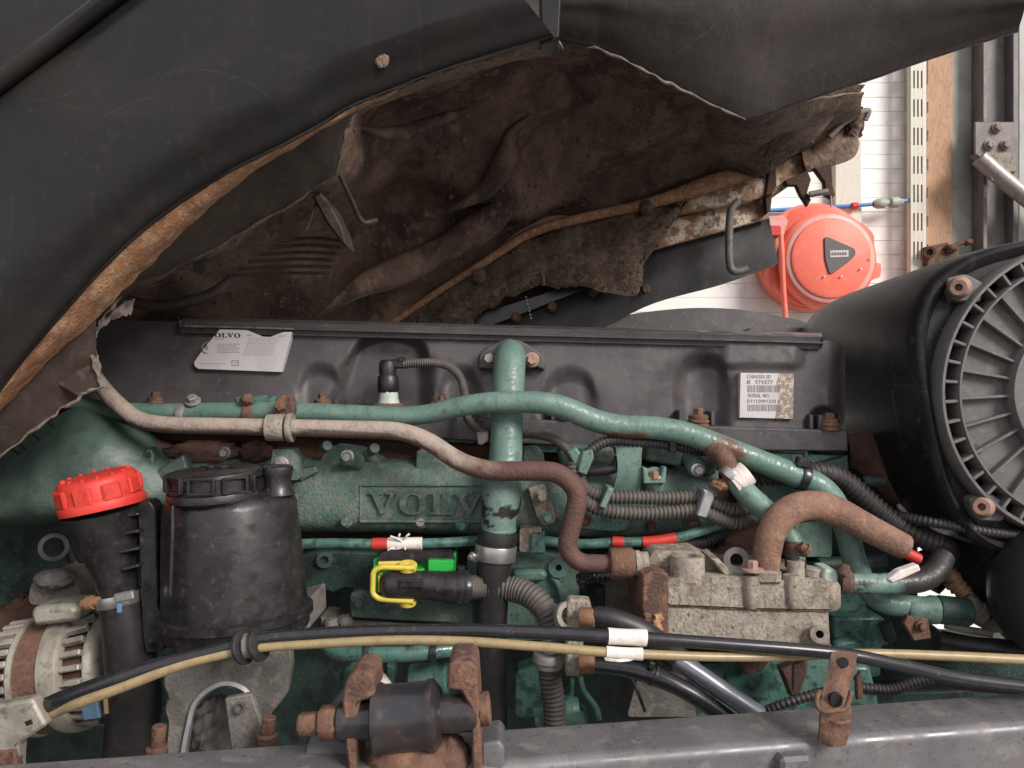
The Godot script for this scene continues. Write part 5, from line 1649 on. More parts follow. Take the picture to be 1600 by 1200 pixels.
	g.sweep(G.fillet(G.pts([[146, 585, 40, 11], [172, 622, 70, 13], [214, 657, 96, 13], [256, 664, 104, 13], [440, 668, 116, 13.5], [648, 673, 122, 14], [736, 736, 146, 15], [872, 736, 150, 15.5], [906, 768, 150, 16], [884, 858, 150, 15], [905, 880, 150, 14], [962, 881, 150, 14]], 14), 0.045), 28)
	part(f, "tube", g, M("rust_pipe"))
	g = G.new()
	g.turn([953, 880, 150], [990, 880, 150], [[0, 0], [0, 24], [0.08, 26], [0.92, 26], [1, 24], [1, 0]], 6)
	part(f, "union_nut", g, M("rust"))
	g = G.new()
	g.turn([990, 880, 150], [1012, 880, 150], [[0, 17], [0.1, 20], [0.4, 20], [0.45, 18], [1, 18], [1, 0]], 20)
	part(f, "union_collar", g, M("alloy"))
	# saddle clamp that carries the rusty line
	var k := thing("pipe_clamp", "rust stained clamp and bolts holding the dusty pipe at left", "clamp")
	g = G.new()
	g.ring([418, 668, 116], [446, 668, 116], 21, 13)
	g.ring([450, 668, 116], [458, 668, 116], 23, 13)
	part(k, "band", g, M("alloy"))
	g = G.new()
	g.slab([[428, 650], [430, 622], [440, 616], [456, 618], [460, 640], [456, 656]], 110, 14, 3, {"round": 4})
	g.bolt(440, 633, 110, 9, 9, 0)
	part(k, "strap", g, M("rust"))
	g = G.new()
	g.slab([[426, 702], [456, 702], [466, 716], [466, 750], [420, 750], [424, 720]], 96, 30, 3, {"round": 3})
	part(k, "foot", g, M("green_cast"))
	g = G.new()
	g.bolt(440, 725, 97, 9, 9, 12)
	part(k, "foot_bolt", g, M("zinc_dull"))
	# rusty elbow out of the compressor
	var e := thing("delivery_elbow", "thick rusty brown elbow pipe rising from the compressor", "pipe")
	g = G.new()
	g.sweep(G.cr(G.pts([[1198, 900, 172, 19], [1198, 870, 172, 21], [1206, 832, 170, 22], [1228, 802, 166, 23], [1262, 790, 160, 23], [1300, 796, 154, 23], [1350, 822, 146, 22], [1412, 854, 136, 20]], 21), 8), 28)
	part(e, "tube", g, M("rust_warm"))
	g = G.new()
	g.rod([1408, 860, 132], [1436, 874, 130], 9)
	part(e, "red_end", g, M("red_paint"))
	g = G.new()
	g.slab([[1403, 850], [1420, 854], [1414, 868], [1404, 864]], 148, 8, 2)
	part(e, "pale_tab", g, M("alloy_pale"))
	# feed line with red and white tape
	var q := thing("feed_line", "thin dark green fuel line wrapped with red and white tape", "pipe")
	g = G.new()
	g.tube([[440, 851, 80], [520, 849, 84], [590, 850, 86], [700, 848, 80], [780, 841, 64], [830, 843, 66], [900, 850, 84], [960, 848, 90], [1040, 844, 92], [1100, 828, 90], [1150, 812, 86], [1210, 796, 70]], 8)
	part(q, "tube", g, M("green_block"))
	g = G.new()
	g.rod([581, 850, 86], [605, 850, 86], 9.6)
	part(q, "red_band", g, M("red_paint"))
	g = G.new()
	g.rod([605, 850, 86], [660, 849, 85], 9.8)
	for r in [[610, 838, 628, 846], [625, 834, 622, 842], [612, 862, 626, 858], [634, 862, 632, 856], [640, 834, 632, 842], [606, 860, 616, 857]]:
		g.tube([[r[0], r[1], 96], [(r[0] + r[2]) * 0.5, (r[1] + r[3]) * 0.5 - 1, 97], [r[2], r[3], 94]], 1.7, {"sides": 6})
	part(q, "frayed_white_tape", g, M("tape_white"))
	g = G.new()
	g.tube([[957, 846.5, 92], [975, 847.5, 94]], 8.5)
	g.tube([[1004, 847, 93], [1030, 845, 94], [1056, 840, 93]], 8.6)
	bits(q, "red_patch", g, M("red_paint"))
	g = G.new()
	g.slab([[812, 826], [846, 826], [850, 864], [812, 862]], 88, 30, 4, {"round": 4})
	part(q, "banjo_block", g, M("alloy"))
	g = G.new()
	g.slab([[830, 834], [852, 832], [852, 866], [826, 866]], 96, 20, 3, {"round": 3})
	part(q, "clip", g, M("green_block"))

func build_harness() -> void:
	# cam sensor and its lead
	var s := thing("camshaft_sensor", "black upright camshaft sensor plugged into the valve cover", "sensor")
	var g := G.new()
	g.turn([607, 637, 22], [607, 630, 22], [[0, 0], [0, 24], [0.5, 25], [1, 22], [1, 0]], 28)
	part(s, "rusty_washer", g, M("rust"))
	g = G.new()
	g.turn([607, 631, 22], [607, 612, 22], [[0, 17], [0.2, 17], [0.5, 15], [0.7, 15.5], [1, 14], [1, 0]], 8)
	part(s, "base_nut", g, plain_or2("pale_green_nut", lin(0.42, 0.5, 0.44)))
	g = G.new()
	g.turn([607, 613, 22], [606, 586, 22], [[0, 14], [0.1, 16], [0.9, 15], [1, 13], [1, 0]], 36, func(f, h): return 1.0 + 0.06 * signf(sin(f * 14.0)))
	part(s, "locking_ring", g, M("black_plastic"))
	g = G.new()
	g.turn([606, 588, 22], [605, 562, 22], [[0, 13], [0.3, 14], [0.8, 13], [0.95, 11], [1, 8], [1, 0]], 20)
	g.block(609, 561, 636, 576, 30, 16, 3)
	g.block(621, 558, 633, 566, 32, 18, 2)
	part(s, "plug", g, M("black_plastic"))
	var l := thing("sensor_lead", "grey ribbed cable from the camshaft sensor to the harness", "cable")
	g = G.new()
	g.tube([[632, 569, 26], [655, 567, 30], [680, 567, 32], [704, 574, 34], [720, 592, 34], [727, 620, 36], [728, 645, 46], [738, 664, 54], [758, 676, 60], [790, 680, 40], [830, 678, 44], [865, 686, 70], [884, 700, 90], [896, 716, 100]], 7.2, {"pitch": 0.0036, "depth": 0.16, "sides": 14})
	part(l, "conduit", g, M("conduit_dusty"))
	g = G.new()
	g.slab([[744, 676], [764, 674], [764, 690], [752, 696], [746, 694]], 78, 12, 2)
	part(l, "clip", g, M("lid_grey"))
	# main harness
	var h := thing("wiring_harness", "twin grey corrugated wiring conduits tied along the manifold's right end", "wiring")
	g = G.new()
	g.tube([[898, 722, 104], [904, 748, 108], [918, 766, 110], [945, 776, 110], [990, 777, 108], [1040, 778, 106], [1090, 777, 106], [1120, 787, 108], [1142, 796, 106], [1156, 796, 100]], 11, {"pitch": 0.0062, "depth": 0.2})
	g.tube([[894, 724, 108], [898, 756, 114], [914, 784, 116], [950, 798, 114], [1000, 802, 112], [1050, 800, 110], [1090, 797, 110], [1120, 808, 110], [1150, 818, 106], [1168, 816, 100]], 11.5, {"pitch": 0.0062, "depth": 0.2})
	bits(h, "conduit", g, M("conduit_dusty"))
	g = G.new()
	g.tube([[1140, 796, 106], [1160, 798, 98], [1162, 782, 90], [1166, 770, 80]], 9.5)
	g.tube([[1154, 817, 106], [1176, 812, 98], [1178, 792, 90], [1192, 778, 70]], 10)
	bits(h, "rubber_boot", g, M("conduit_dusty"))
	g = G.new()
	g.slab([[886, 706], [900, 698], [918, 722], [910, 738], [898, 728]], 116, 16, 3, {"round": 3})
	g.slab([[910, 706], [926, 702], [928, 716], [916, 744], [902, 738], [906, 722]], 124, 18, 3, {"round": 3})
	bits(h, "splitter", g, M("green_pipe"))
	g = G.new()
	g.tube([[912, 716, 112], [930, 698, 104], [956, 688, 96], [990, 690, 90], [1030, 693, 86], [1062, 698, 80], [1100, 704, 70], [1140, 712, 60]], 9, {"pitch": 0.006, "depth": 0.2})
	part(h, "branch_conduit", g, M("conduit"))
	g = G.new()
	g.slab([[1046, 684], [1058, 686], [1058, 708], [1046, 706]], 94, 16, 2)
	g.slab([[962, 716], [978, 718], [976, 740], [950, 738]], 80, 16, 2)
	g.tube([[900, 738, 70], [930, 736, 74], [960, 732, 76]], 8)
	bits(h, "black_connector", g, M("black_plastic"))
	g = G.new()
	g.slab([[936, 792], [950, 762], [960, 764], [946, 796]], 132, 40, 2)
	part(h, "green_tie", g, M("green_pipe"))
	g = G.new()
	g.slab([[1089, 806], [1100, 772], [1098, 764], [1114, 768], [1116, 778], [1104, 810]], 130, 40, 2, {"round": 3})
	part(h, "grey_tie", g, M("galvanised"))
	# heavy black conduits at the right
	var b := thing("black_conduit", "thick black corrugated conduit running under the air filter", "conduit")
	g = G.new()
	g.tube([[1170, 744, 60], [1200, 742, 70], [1240, 742, 72], [1284, 738, 66], [1320, 752, 60], [1360, 786, 64], [1400, 818, 74], [1440, 840, 80], [1474, 852, 80]], 17, {"pitch": 0.0085, "depth": 0.18, "sides": 20})
	part(b, "corrugated_sleeve", g, M("conduit"))
	g = G.new()
	g.tube([[1464, 848, 82], [1480, 858, 80], [1476, 880, 70]], 17)
	part(b, "end_boot", g, M("rubber"))
	g = G.new()
	g.tube([[1400, 806, 60], [1440, 813, 100], [1490, 822, 120], [1550, 832, 130], [1620, 838, 130]], 8.5, {"pitch": 0.006, "depth": 0.2})
	solo("thin_black_conduit", "thin black corrugated conduit along the bottom of the air filter", "conduit", g, M("conduit"))
	g = G.new()
	g.tube([[930, 900, 40], [960, 862, 70], [1030, 850, 76], [1090, 848, 72], [1120, 838, 66], [1150, 816, 60], [1180, 800, 40]], 10.5, {"pitch": 0.006, "depth": 0.2})
	solo("lower_black_conduit", "black corrugated conduit behind the fuel line above the compressor", "conduit", g, M("conduit"))
	# tie round the coolant pipe
	var z := thing("cable_tie", "black cable tie around the coolant pipe near the air filter", "cable tie")
	g = G.new()
	g.ring([1248, 744, 96], [1260, 748, 96], 21.5, 18)
	g.slab([[1258, 770], [1268, 764], [1256, 800], [1242, 806]], 106, 4, 1)
	part(z, "strap", g, M("hose_gloss"))
	g = G.new()
	g.block(1247, 715, 1267, 731, 112, 16, 2, -10)
	g.slab([[1256, 716], [1258, 702], [1262, 706], [1264, 716]], 106, 5, 1)
	part(z, "lock", g, M("hose_gloss"))

func plain_or2(called: String, c: Color) -> StandardMaterial3D:
	if not mats.has(called):
		mat(called, c, [["mid", 0.5, 0.75, c * 0.75, 0.7], ["fine", 0.65, 0.85, c * 0.4, 0.6]], {"rough": 0.6})
	return mats[called]

# ---------------------------------------------------------------- air compressor and what joins it
func build_compressor() -> void:
	var t := thing("air_compressor", "pitted grey cast air compressor with a rusty end plate", "compressor")
	var g := G.new()
	var speck := FastNoiseLite.new()
	speck.frequency = 20.0
	var up := [[1044, 906], [1100, 902], [1180, 900], [1214, 896], [1218, 906], [1296, 908], [1308, 916], [1308, 944], [1296, 952], [1180, 950], [1044, 944]]
	g.slab(up, 190, 130, 5, {"round": 4})
	part(t, "cylinder_head", g, M("alloy"))
	g = G.new()
	g.slab([[1044, 947], [1180, 953], [1294, 955], [1297, 1010], [1180, 1008], [1044, 1002]], 184, 120, 4, {"round": 3})
	part(t, "cylinder_block", g, M("alloy"))
	g = G.new()
	g.slab(wavy([[1044, 944], [1180, 950.5], [1298, 953], [1298, 956.5], [1180, 954], [1044, 947.5]], 0.9, 4), 187, 110, 0.6)
	g.slab(wavy([[1040, 1001], [1180, 1006], [1300, 1009], [1300, 1020], [1180, 1016], [1040, 1012]], 1.2, 5), 189, 110, 1)
	bits(t, "rusty_gasket", g, M("rust"))
	g = G.new()
	g.slab(wavy([[1004, 898], [1022, 892], [1044, 897], [1045, 960], [1044, 1010], [1040, 1040], [1030, 1042], [1028, 1006], [1008, 1000], [1003, 950]], 1.0, 6), 196, 130, 3)
	part(t, "rusty_end_plate", g, M("rust"), "thick rusty plate on the compressor's left end")
	g = G.new()
	g.slab(wavy([[1018, 990], [1024, 962], [1034, 958], [1038, 968], [1032, 974], [1036, 984], [1028, 992]], 1.5, 7), 202, 10, 2)
	part(t, "rust_flake", g, M("rust_bright"))
	g = G.new()
	for b in [[1172, 14], [1236, 12]]:
		g.turn([b[0], 898, 186], [b[0] + 1, 950, 186], [[0, 0], [0, b[1]], [0.1, b[1] + 1], [0.85, b[1]], [1, b[1] - 5], [1, 0]], 20)
	g.turn([1296, 908, 178], [1297, 952, 178], [[0, 0], [0, 12], [0.15, 16], [0.85, 16], [1, 11], [1, 0]], 20)
	bits(t, "head_boss", g, M("alloy"))
	# top deck with bosses
	g = G.new()
	g.slab([[1012, 900], [1016, 868], [1026, 861], [1090, 862], [1104, 870], [1140, 884], [1214, 892], [1222, 908], [1012, 910]], 150, 110, 8, {"round": 8})
	part(t, "top_deck", g, M("alloy"))
	g = G.new()
	g.turn([1074, 904, 166], [1074, 868, 166], [[0, 30], [0.3, 27], [0.9, 26], [1, 24], [1, 15], [0.4, 14], [0.4, 0]], 28)
	part(t, "threaded_port", g, M("alloy"))
	g = G.new()
	g.ring([1150, 876, 130], [1151, 875, 152], 20, 10)
	part(t, "lifting_eye", g, M("grey_cast"))
	g = G.new()
	g.rod([1150, 876, 128], [1150, 876, 134], 12)
	part(t, "eye_hollow", g, M("deep_black"))
	g = G.new()
	g.slab([[1112, 874], [1122, 872], [1138, 888], [1146, 906], [1136, 906], [1124, 890]], 176, 60, 3)
	g.slab([[1182, 900], [1184, 892], [1222, 894], [1222, 912], [1184, 912]], 196, 70, 3)
	bits(t, "deck_rib", g, M("alloy"))
	g = G.new()
	g.hexa(P(1176, 892, 190), Vector3.UP, px(9, 190), px(12, 190), px(17, 190), px(4, 190))
	part(t, "head_bolt", g, M("nut_tan"))
	g = G.new()
	g.ring([1281, 991, 170], [1281, 991, 200], 14.5, 6)
	part(t, "mounting_ear", g, M("alloy"))
	g = G.new()
	g.rod([1281, 991, 182], [1281, 991, 188], 6.5)
	part(t, "ear_hole", g, M("deep_black"))
	g = G.new()
	g.turn([1243, 908, 170], [1243, 876, 170], [[0, 13], [0.3, 14], [1, 13], [1, 0]], 20)
	g.rod([1266, 900, 160], [1268, 886, 160], 16)
	part(t, "outlet_spigot", g, M("alloy"))
	g = G.new()
	g.slab([[1286, 900], [1290, 890], [1306, 890], [1312, 900], [1310, 920], [1290, 920]], 178, 40, 4, {"round": 4})
	part(t, "side_union", g, plain_or2("pale_green_nut", lin(0.42, 0.5, 0.44)))
	# green textile hose into the compressor
	var h := thing("coolant_hose", "dusty green ribbed rubber hose with a white clamp, running down to the compressor", "hose")
	g = G.new()
	g.sweep(G.cr(G.pts([[1146, 744, 128, 18], [1166, 770, 132, 18], [1196, 798, 136, 18], [1222, 822, 140, 17], [1238, 848, 146, 16], [1243, 872, 156, 15], [1243, 882, 162, 15]], 17), 8), 22, 0.004, 0.035)
	part(h, "tube", g, M("green_pipe"))
	g = G.new()
	g.turn([1149, 752, 130], [1158, 742, 130], [[0, 19], [0, 21], [1, 21], [1, 19]], 24)
	g.ring([1144, 756, 130], [1168, 738, 130], 20, 18)
	part(h, "white_band", g, M("tape_white"))
	g = G.new()
	g.ring([1137, 748, 128], [1146, 738, 128], 20, 16)
	part(h, "steel_ring", g, M("zinc"))
	g = G.new()
	g.lump(1126, 758, 130, 16, 9, 12, 0.5, 4)
	part(h, "clamp_screw", g, M("brass"))
	g = G.new()
	g.ring([1243, 868, 156], [1243, 848, 152], 19, 15)
	g.turn([1250, 852, 176], [1262, 862, 176], [[0, 0], [0, 7], [0.6, 7], [0.6, 10], [1, 10], [1, 0]], 16)
	part(h, "rusty_clamp", g, M("rust"))
	g = G.new()
	g.ring([1243, 886, 164], [1243, 876, 160], 16, 13)
	part(h, "rubber_end", g, M("conduit"))
	# second hose, off the compressor's right end
	var r := thing("side_hose", "black hose with worn green paint joined to the compressor's right side", "hose")
	g = G.new()
	var flake := FastNoiseLite.new()
	flake.frequency = 22.0
	flake.seed = 9
	g.tint = func(p, nn):
		var k: float = smoothstep(-0.05, 0.1, flake.get_noise_3dv(p * Vector3(1, 2.5, 1)) + 0.22)
		k *= 1.0 - smoothstep(0.515, 0.535, p.x)
		return Color(0.20, 0.11, 0.13).lerp(Color(1, 1, 1), k)
	g.sweep(G.cr(G.pts([[1312, 909, 170, 13], [1330, 911, 168, 15], [1370, 912, 162, 16], [1410, 911, 154, 17], [1440, 906, 146, 18], [1462, 892, 136, 18], [1474, 870, 120, 17]], 16), 8), 24)
	part(r, "tube", g, M("green_pipe"))
	g = G.new()
	g.ring([1310, 908, 170], [1328, 909, 170], 19, 14)
	g.turn([1316, 898, 186], [1322, 882, 184], [[0, 0], [0, 8], [0.7, 9], [1, 6], [1, 0]], 12)
	part(r, "rusty_clamp", g, M("rust"))

func wavy(list: Array, amp: float, seed_: int) -> Array:
	var rng := RandomNumberGenerator.new()
	rng.seed = seed_
	var out := []
	for i in list.size():
		var a: Array = list[i]
		var b: Array = list[(i + 1) % list.size()]
		var m := maxi(1, int(Vector2(b[0] - a[0], b[1] - a[1]).length() / 5.0))
		for k in m:
			out.append([lerpf(a[0], b[0], float(k) / m) + rng.randf_range(-amp, amp), lerpf(a[1], b[1], float(k) / m) + rng.randf_range(-amp, amp)])
	return out

# ---------------------------------------------------------------- left side: filler, reservoir, alternator
func build_left() -> void:
	var g := G.new()
	var t := thing("oil_filler", "black oil filler neck with a bright red screw cap", "filler neck")
	g.turn([160, 797, 232], [203, 1010, 214], [[0, 0], [0, 60], [0.03, 58], [0.28, 42], [0.48, 31], [0.62, 29], [1, 29], [1, 0]], 36)
	part(t, "neck", g, M("black_plastic"))
	g = G.new()
	g.turn([160, 786, 234], [149, 742, 238], [[0, 0], [0, 59], [0.1, 60], [0.86, 57], [0.97, 53], [1, 48], [1, 0]], 60)
	g.turn([162, 795, 234], [159, 780, 234], [[0, 58], [0, 62], [0.7, 64], [1, 61]], 48)
	var cap := part(t, "cap", g, M("cap_red"))
	g = G.new()
	var cb := G.fan(P(149, 742, 238) - P(160, 786, 234))
	for i in 14:
		var f := TAU * i / 14.0
		var d := cb.x * cos(f) + cb.y * sin(f)
		g.box(P(149, 742, 238) + d * px(47, 238), Basis(d, cb.z, d.cross(cb.z)), Vector3(0.006, 0.004, 0.004), 0.001)
	bits(cap, "grip", g, M("cap_red"))
	for i in 9:
		var f := TAU * (i + 0.35) / 9.0
		var d := cb.x * cos(f) + cb.y * sin(f)
		g = G.new()
		g.box(P(155, 765, 236) + d * px(57.5, 236), Basis(d.cross(cb.z) * -1.0, cb.z, d), Vector3(px(27, 236), px(27, 236), px(9, 236)), 0.003)
		part(cap, "cap_lug", g, M("cap_red"))
	for i in 4:
		g = G.new()
		var y := 803.0 + i * 27.0
		g.slab([[178 + i * 4, y + 4], [214, y - 2], [216, y + 2], [180 + i * 4, y + 8]], 252, 40, 1)
		part(t, "fin", g, M("black_plastic"))
	g = G.new()
	g.slab([[213, 782], [234, 782], [243, 796], [247, 950], [254, 962], [258, 1016], [228, 1022], [222, 1000]], 236, 24, 3, {"round": 5})
	part(t, "bracket_plate", g, M("black_plastic"))
	g = G.new()
	g.sweep(G.cr(G.pts([[190, 940, 222, 32], [196, 975, 220, 34], [204, 1030, 214, 38], [210, 1090, 206, 40], [206, 1150, 196, 40], [200, 1230, 180, 40]], 36), 6), 28)
	part(t, "hose", g, M("rubber"))
	g = G.new()
	g.ring([188.5, 943, 222], [185.6, 926, 222], 34.5, 31)
	g.block(177, 926, 208, 940, 262, 8, 2, 12)
	var cl := part(t, "hose_clamp", g, M("zinc"))
	g = G.new()
	g.turn([160, 938, 240], [130, 944, 236], [[0, 0], [0, 7], [0.45, 8], [0.45, 11], [0.75, 11], [0.75, 8], [1, 8], [1, 0]], 14)
	part(cl, "clamp_screw", g, M("brass"))
	g = G.new()
	g.block(182, 944, 189, 958, 264, 5, 1)
	part(t, "blue_mark", g, M("blue_faded"))
	# reservoir
	var r := thing("steering_reservoir", "big black plastic fluid reservoir with a ribbed screw cap", "reservoir")
	g = G.new()
	var sq := Vector2(1.0, 0.9)
	var A := P(370, 985, 215)
	var ax := Vector3(-0.05, 1, 0.0).normalized()
	var k := px(1, 215)
	g.lathe(A, ax, [[-6 * k, 0], [-6 * k, 98 * k], [2 * k, 110 * k], [6 * k, 112 * k], [20 * k, 112 * k], [22 * k, 118 * k], [33 * k, 118 * k], [36 * k, 110 * k], [120 * k, 106 * k], [196 * k, 101 * k], [208 * k, 97 * k], [214 * k, 86 * k], [218 * k, 70 * k], [219 * k, 0]], 72, null, sq)
	part(r, "body", g, M("black_plastic"))
	g = G.new()
	g.turn([338, 780, 240], [335, 734, 242], [[0, 0], [0, 66], [0.1, 72], [0.3, 72], [0.34, 71], [0.36, 68], [0.84, 67], [0.86, 70], [0.97, 69], [1, 64], [1, 0]], 72)
	var rc := part(r, "cap", g, M("black_plastic"))
	for i in 9:
		var f := TAU * (i + 0.15) / 9.0
		var d := Vector3(cos(f), 0, sin(f))
		if d.z < -0.3:
			continue
		g = G.new()
		var w := Basis(Vector3(d.z, 0, -d.x), Vector3.UP, d)
		var o := P(336.5, 752, 241) + d * px(68.5, 240)
		for q in [[-18, 0, 4, 24], [18, 0, 4, 24], [0, 11, 36, 4], [0, -11, 36, 4]]:
			g.box(o + w.x * px(q[0], 240) + w.y * px(q[1], 240), w, Vector3(px(q[2], 240), px(q[3], 240), px(9, 240)), 0.0012)
		bits(rc, "grip_frame", g, M("black_plastic"))
	g = G.new()
	for i in 3:
		g.tube([[300 + i * 22, 731 + (i % 2) * 2, 240], [312 + i * 22, 729, 232], [326 + i * 22, 731, 240]], 1.6, {"sides": 6})
	part(rc, "moulded_marks", g, M("black_plastic"))
	g = G.new()
	g.turn([434, 772, 226], [434, 727, 226], [[0, 0], [0, 27], [0.2, 22], [0.45, 20], [0.65, 22], [0.85, 24], [0.96, 23], [1, 20], [1, 0]], 28)
	part(r, "breather", g, M("black_plastic"))
	g = G.new()
	g.tube([[270, 790, 292], [269, 850, 296], [266, 930, 300]], 3, {"sides": 8})
	part(r, "mould_line", g, M("black_plastic"))
	g = G.new()
	g.slab([[282, 1000], [480, 940], [482, 985], [450, 1010], [300, 1016]], 190, 100, 6, {"round": 6})
	part(r, "pump_body", g, M("grey_cast"))
	# alternator
	var a := thing("alternator", "pale cast alternator with cooling slots and a rusty middle", "alternator")
	var L := [14, 1062, 130]
	var Rr := [190, 1034, 130]
	g = G.new()
	g.turn(L, Rr, [[0, 0], [0, 54.0], [0.1, 66.6], [0.9, 70.2], [1, 54.0], [1, 0]], 40)
	part(a, "rotor", g, M("rust_dark"))
	g = G.new()
	g.turn(L, Rr, [[0.33, 72.0], [0.33, 86.4], [0.36, 87.3], [0.40, 86.4], [0.44, 87.3], [0.48, 86.4], [0.52, 87.3], [0.56, 86.4], [0.56, 72.0]], 56)
	part(a, "stator", g, M("rust"))
	var O := P(L[0], L[1], L[2])
	var X := (P(Rr[0], Rr[1], Rr[2]) - O)
	var len_ := X.length()
	X = X.normalized()
	var U := X.cross(Vector3(0, 0, 1)).normalized()
	var W := X.cross(U)
	g = G.new()
	g.turn(L, Rr, [[0.28, 73.8], [0.28, 88.2], [0.30, 90.9], [0.34, 90.0], [0.34, 73.8]], 56)
	g.turn(L, Rr, [[0.55, 73.8], [0.55, 90.9], [0.62, 92.7], [0.70, 90.9], [0.72, 86.4], [0.72, 73.8]], 56)
	g.turn(L, Rr, [[0, 0], [0, 46.8], [0.02, 63.0], [0.06, 77.4], [0.10, 81.0], [0.10, 63.0]], 56)
	g.turn(L, Rr, [[0.9, 57.6], [0.9, 79.2], [0.96, 75.6], [1.0, 63.0], [1.0, 46.8], [0.97, 27.0], [0.97, 0]], 56)
	part(a, "end_frames", g, M("alloy_pale"))
	for i in 30:
		var f := TAU * i / 30.0
		var d := U * cos(f) + W * sin(f)
		if d.z < -0.2:
			continue
		g = G.new()
		g.box(O + X * len_ * 0.19 + d * px(84.6, 150), Basis(X, d, X.cross(d)), Vector3(len_ * 0.19, px(12, 150), px(10, 150)), 0.0015)
		part(a, "cooling_fin", g, M("alloy_pale"))
	for i in 26:
		var f := TAU * (i + 0.3) / 26.0
		var d := U * cos(f) + W * sin(f)
		if d.z < -0.2:
			continue
		g = G.new()
		var tilt := Basis(X.cross(d), 0.12)
		g.box(O + X * len_ * 0.81 + d * px(83.7, 150), tilt * Basis(X, d, X.cross(d)), Vector3(len_ * 0.2, px(12, 150), px(9, 150)), 0.0015)
		part(a, "rear_fin", g, M("alloy_pale"))
	g = G.new()
	g.slab([[44, 960], [50, 950], [76, 946], [112, 944], [122, 954], [120, 972], [50, 980]], 190, 50, 8, {"round": 8})
	part(a, "mounting_lug", g, M("alloy_pale"))
	g = G.new()
	g.slab([[126, 1102], [150, 1096], [156, 1122], [130, 1126]], 232, 6, 1)
	part(a, "blue_label", g, M("blue_faded"))
	g = G.new()
	g.slab([[160, 1080], [166, 1080], [168, 1116], [162, 1116]], 236, 6, 1)
	part(a, "wire_stub", g, M("line_yellow"))
	g = G.new()
	g.slab([[44, 945], [48, 912], [70, 895], [106, 898], [126, 920], [130, 945]], 110, 90, 12, {"round": 12})
	g.lump(84, 905, 120, 30, 16, 20, 0.3, 3)
	solo("tensioner_casting", "dull brown grey casting above the alternator", "casting", g, M("grey_cast"))
	g = G.new()
	g.ring([-40, 1050, 120], [-10, 1048, 122], 76, 60)
	g.turn([-12, 1048, 120], [2, 1046, 122], [[0, 0], [0, 84], [0.4, 88], [0.6, 88], [1, 80], [1, 0]], 48)
	solo("drive_pulley", "dark belt pulley at the left end of the alternator", "pulley", g, M("rust_dark"))

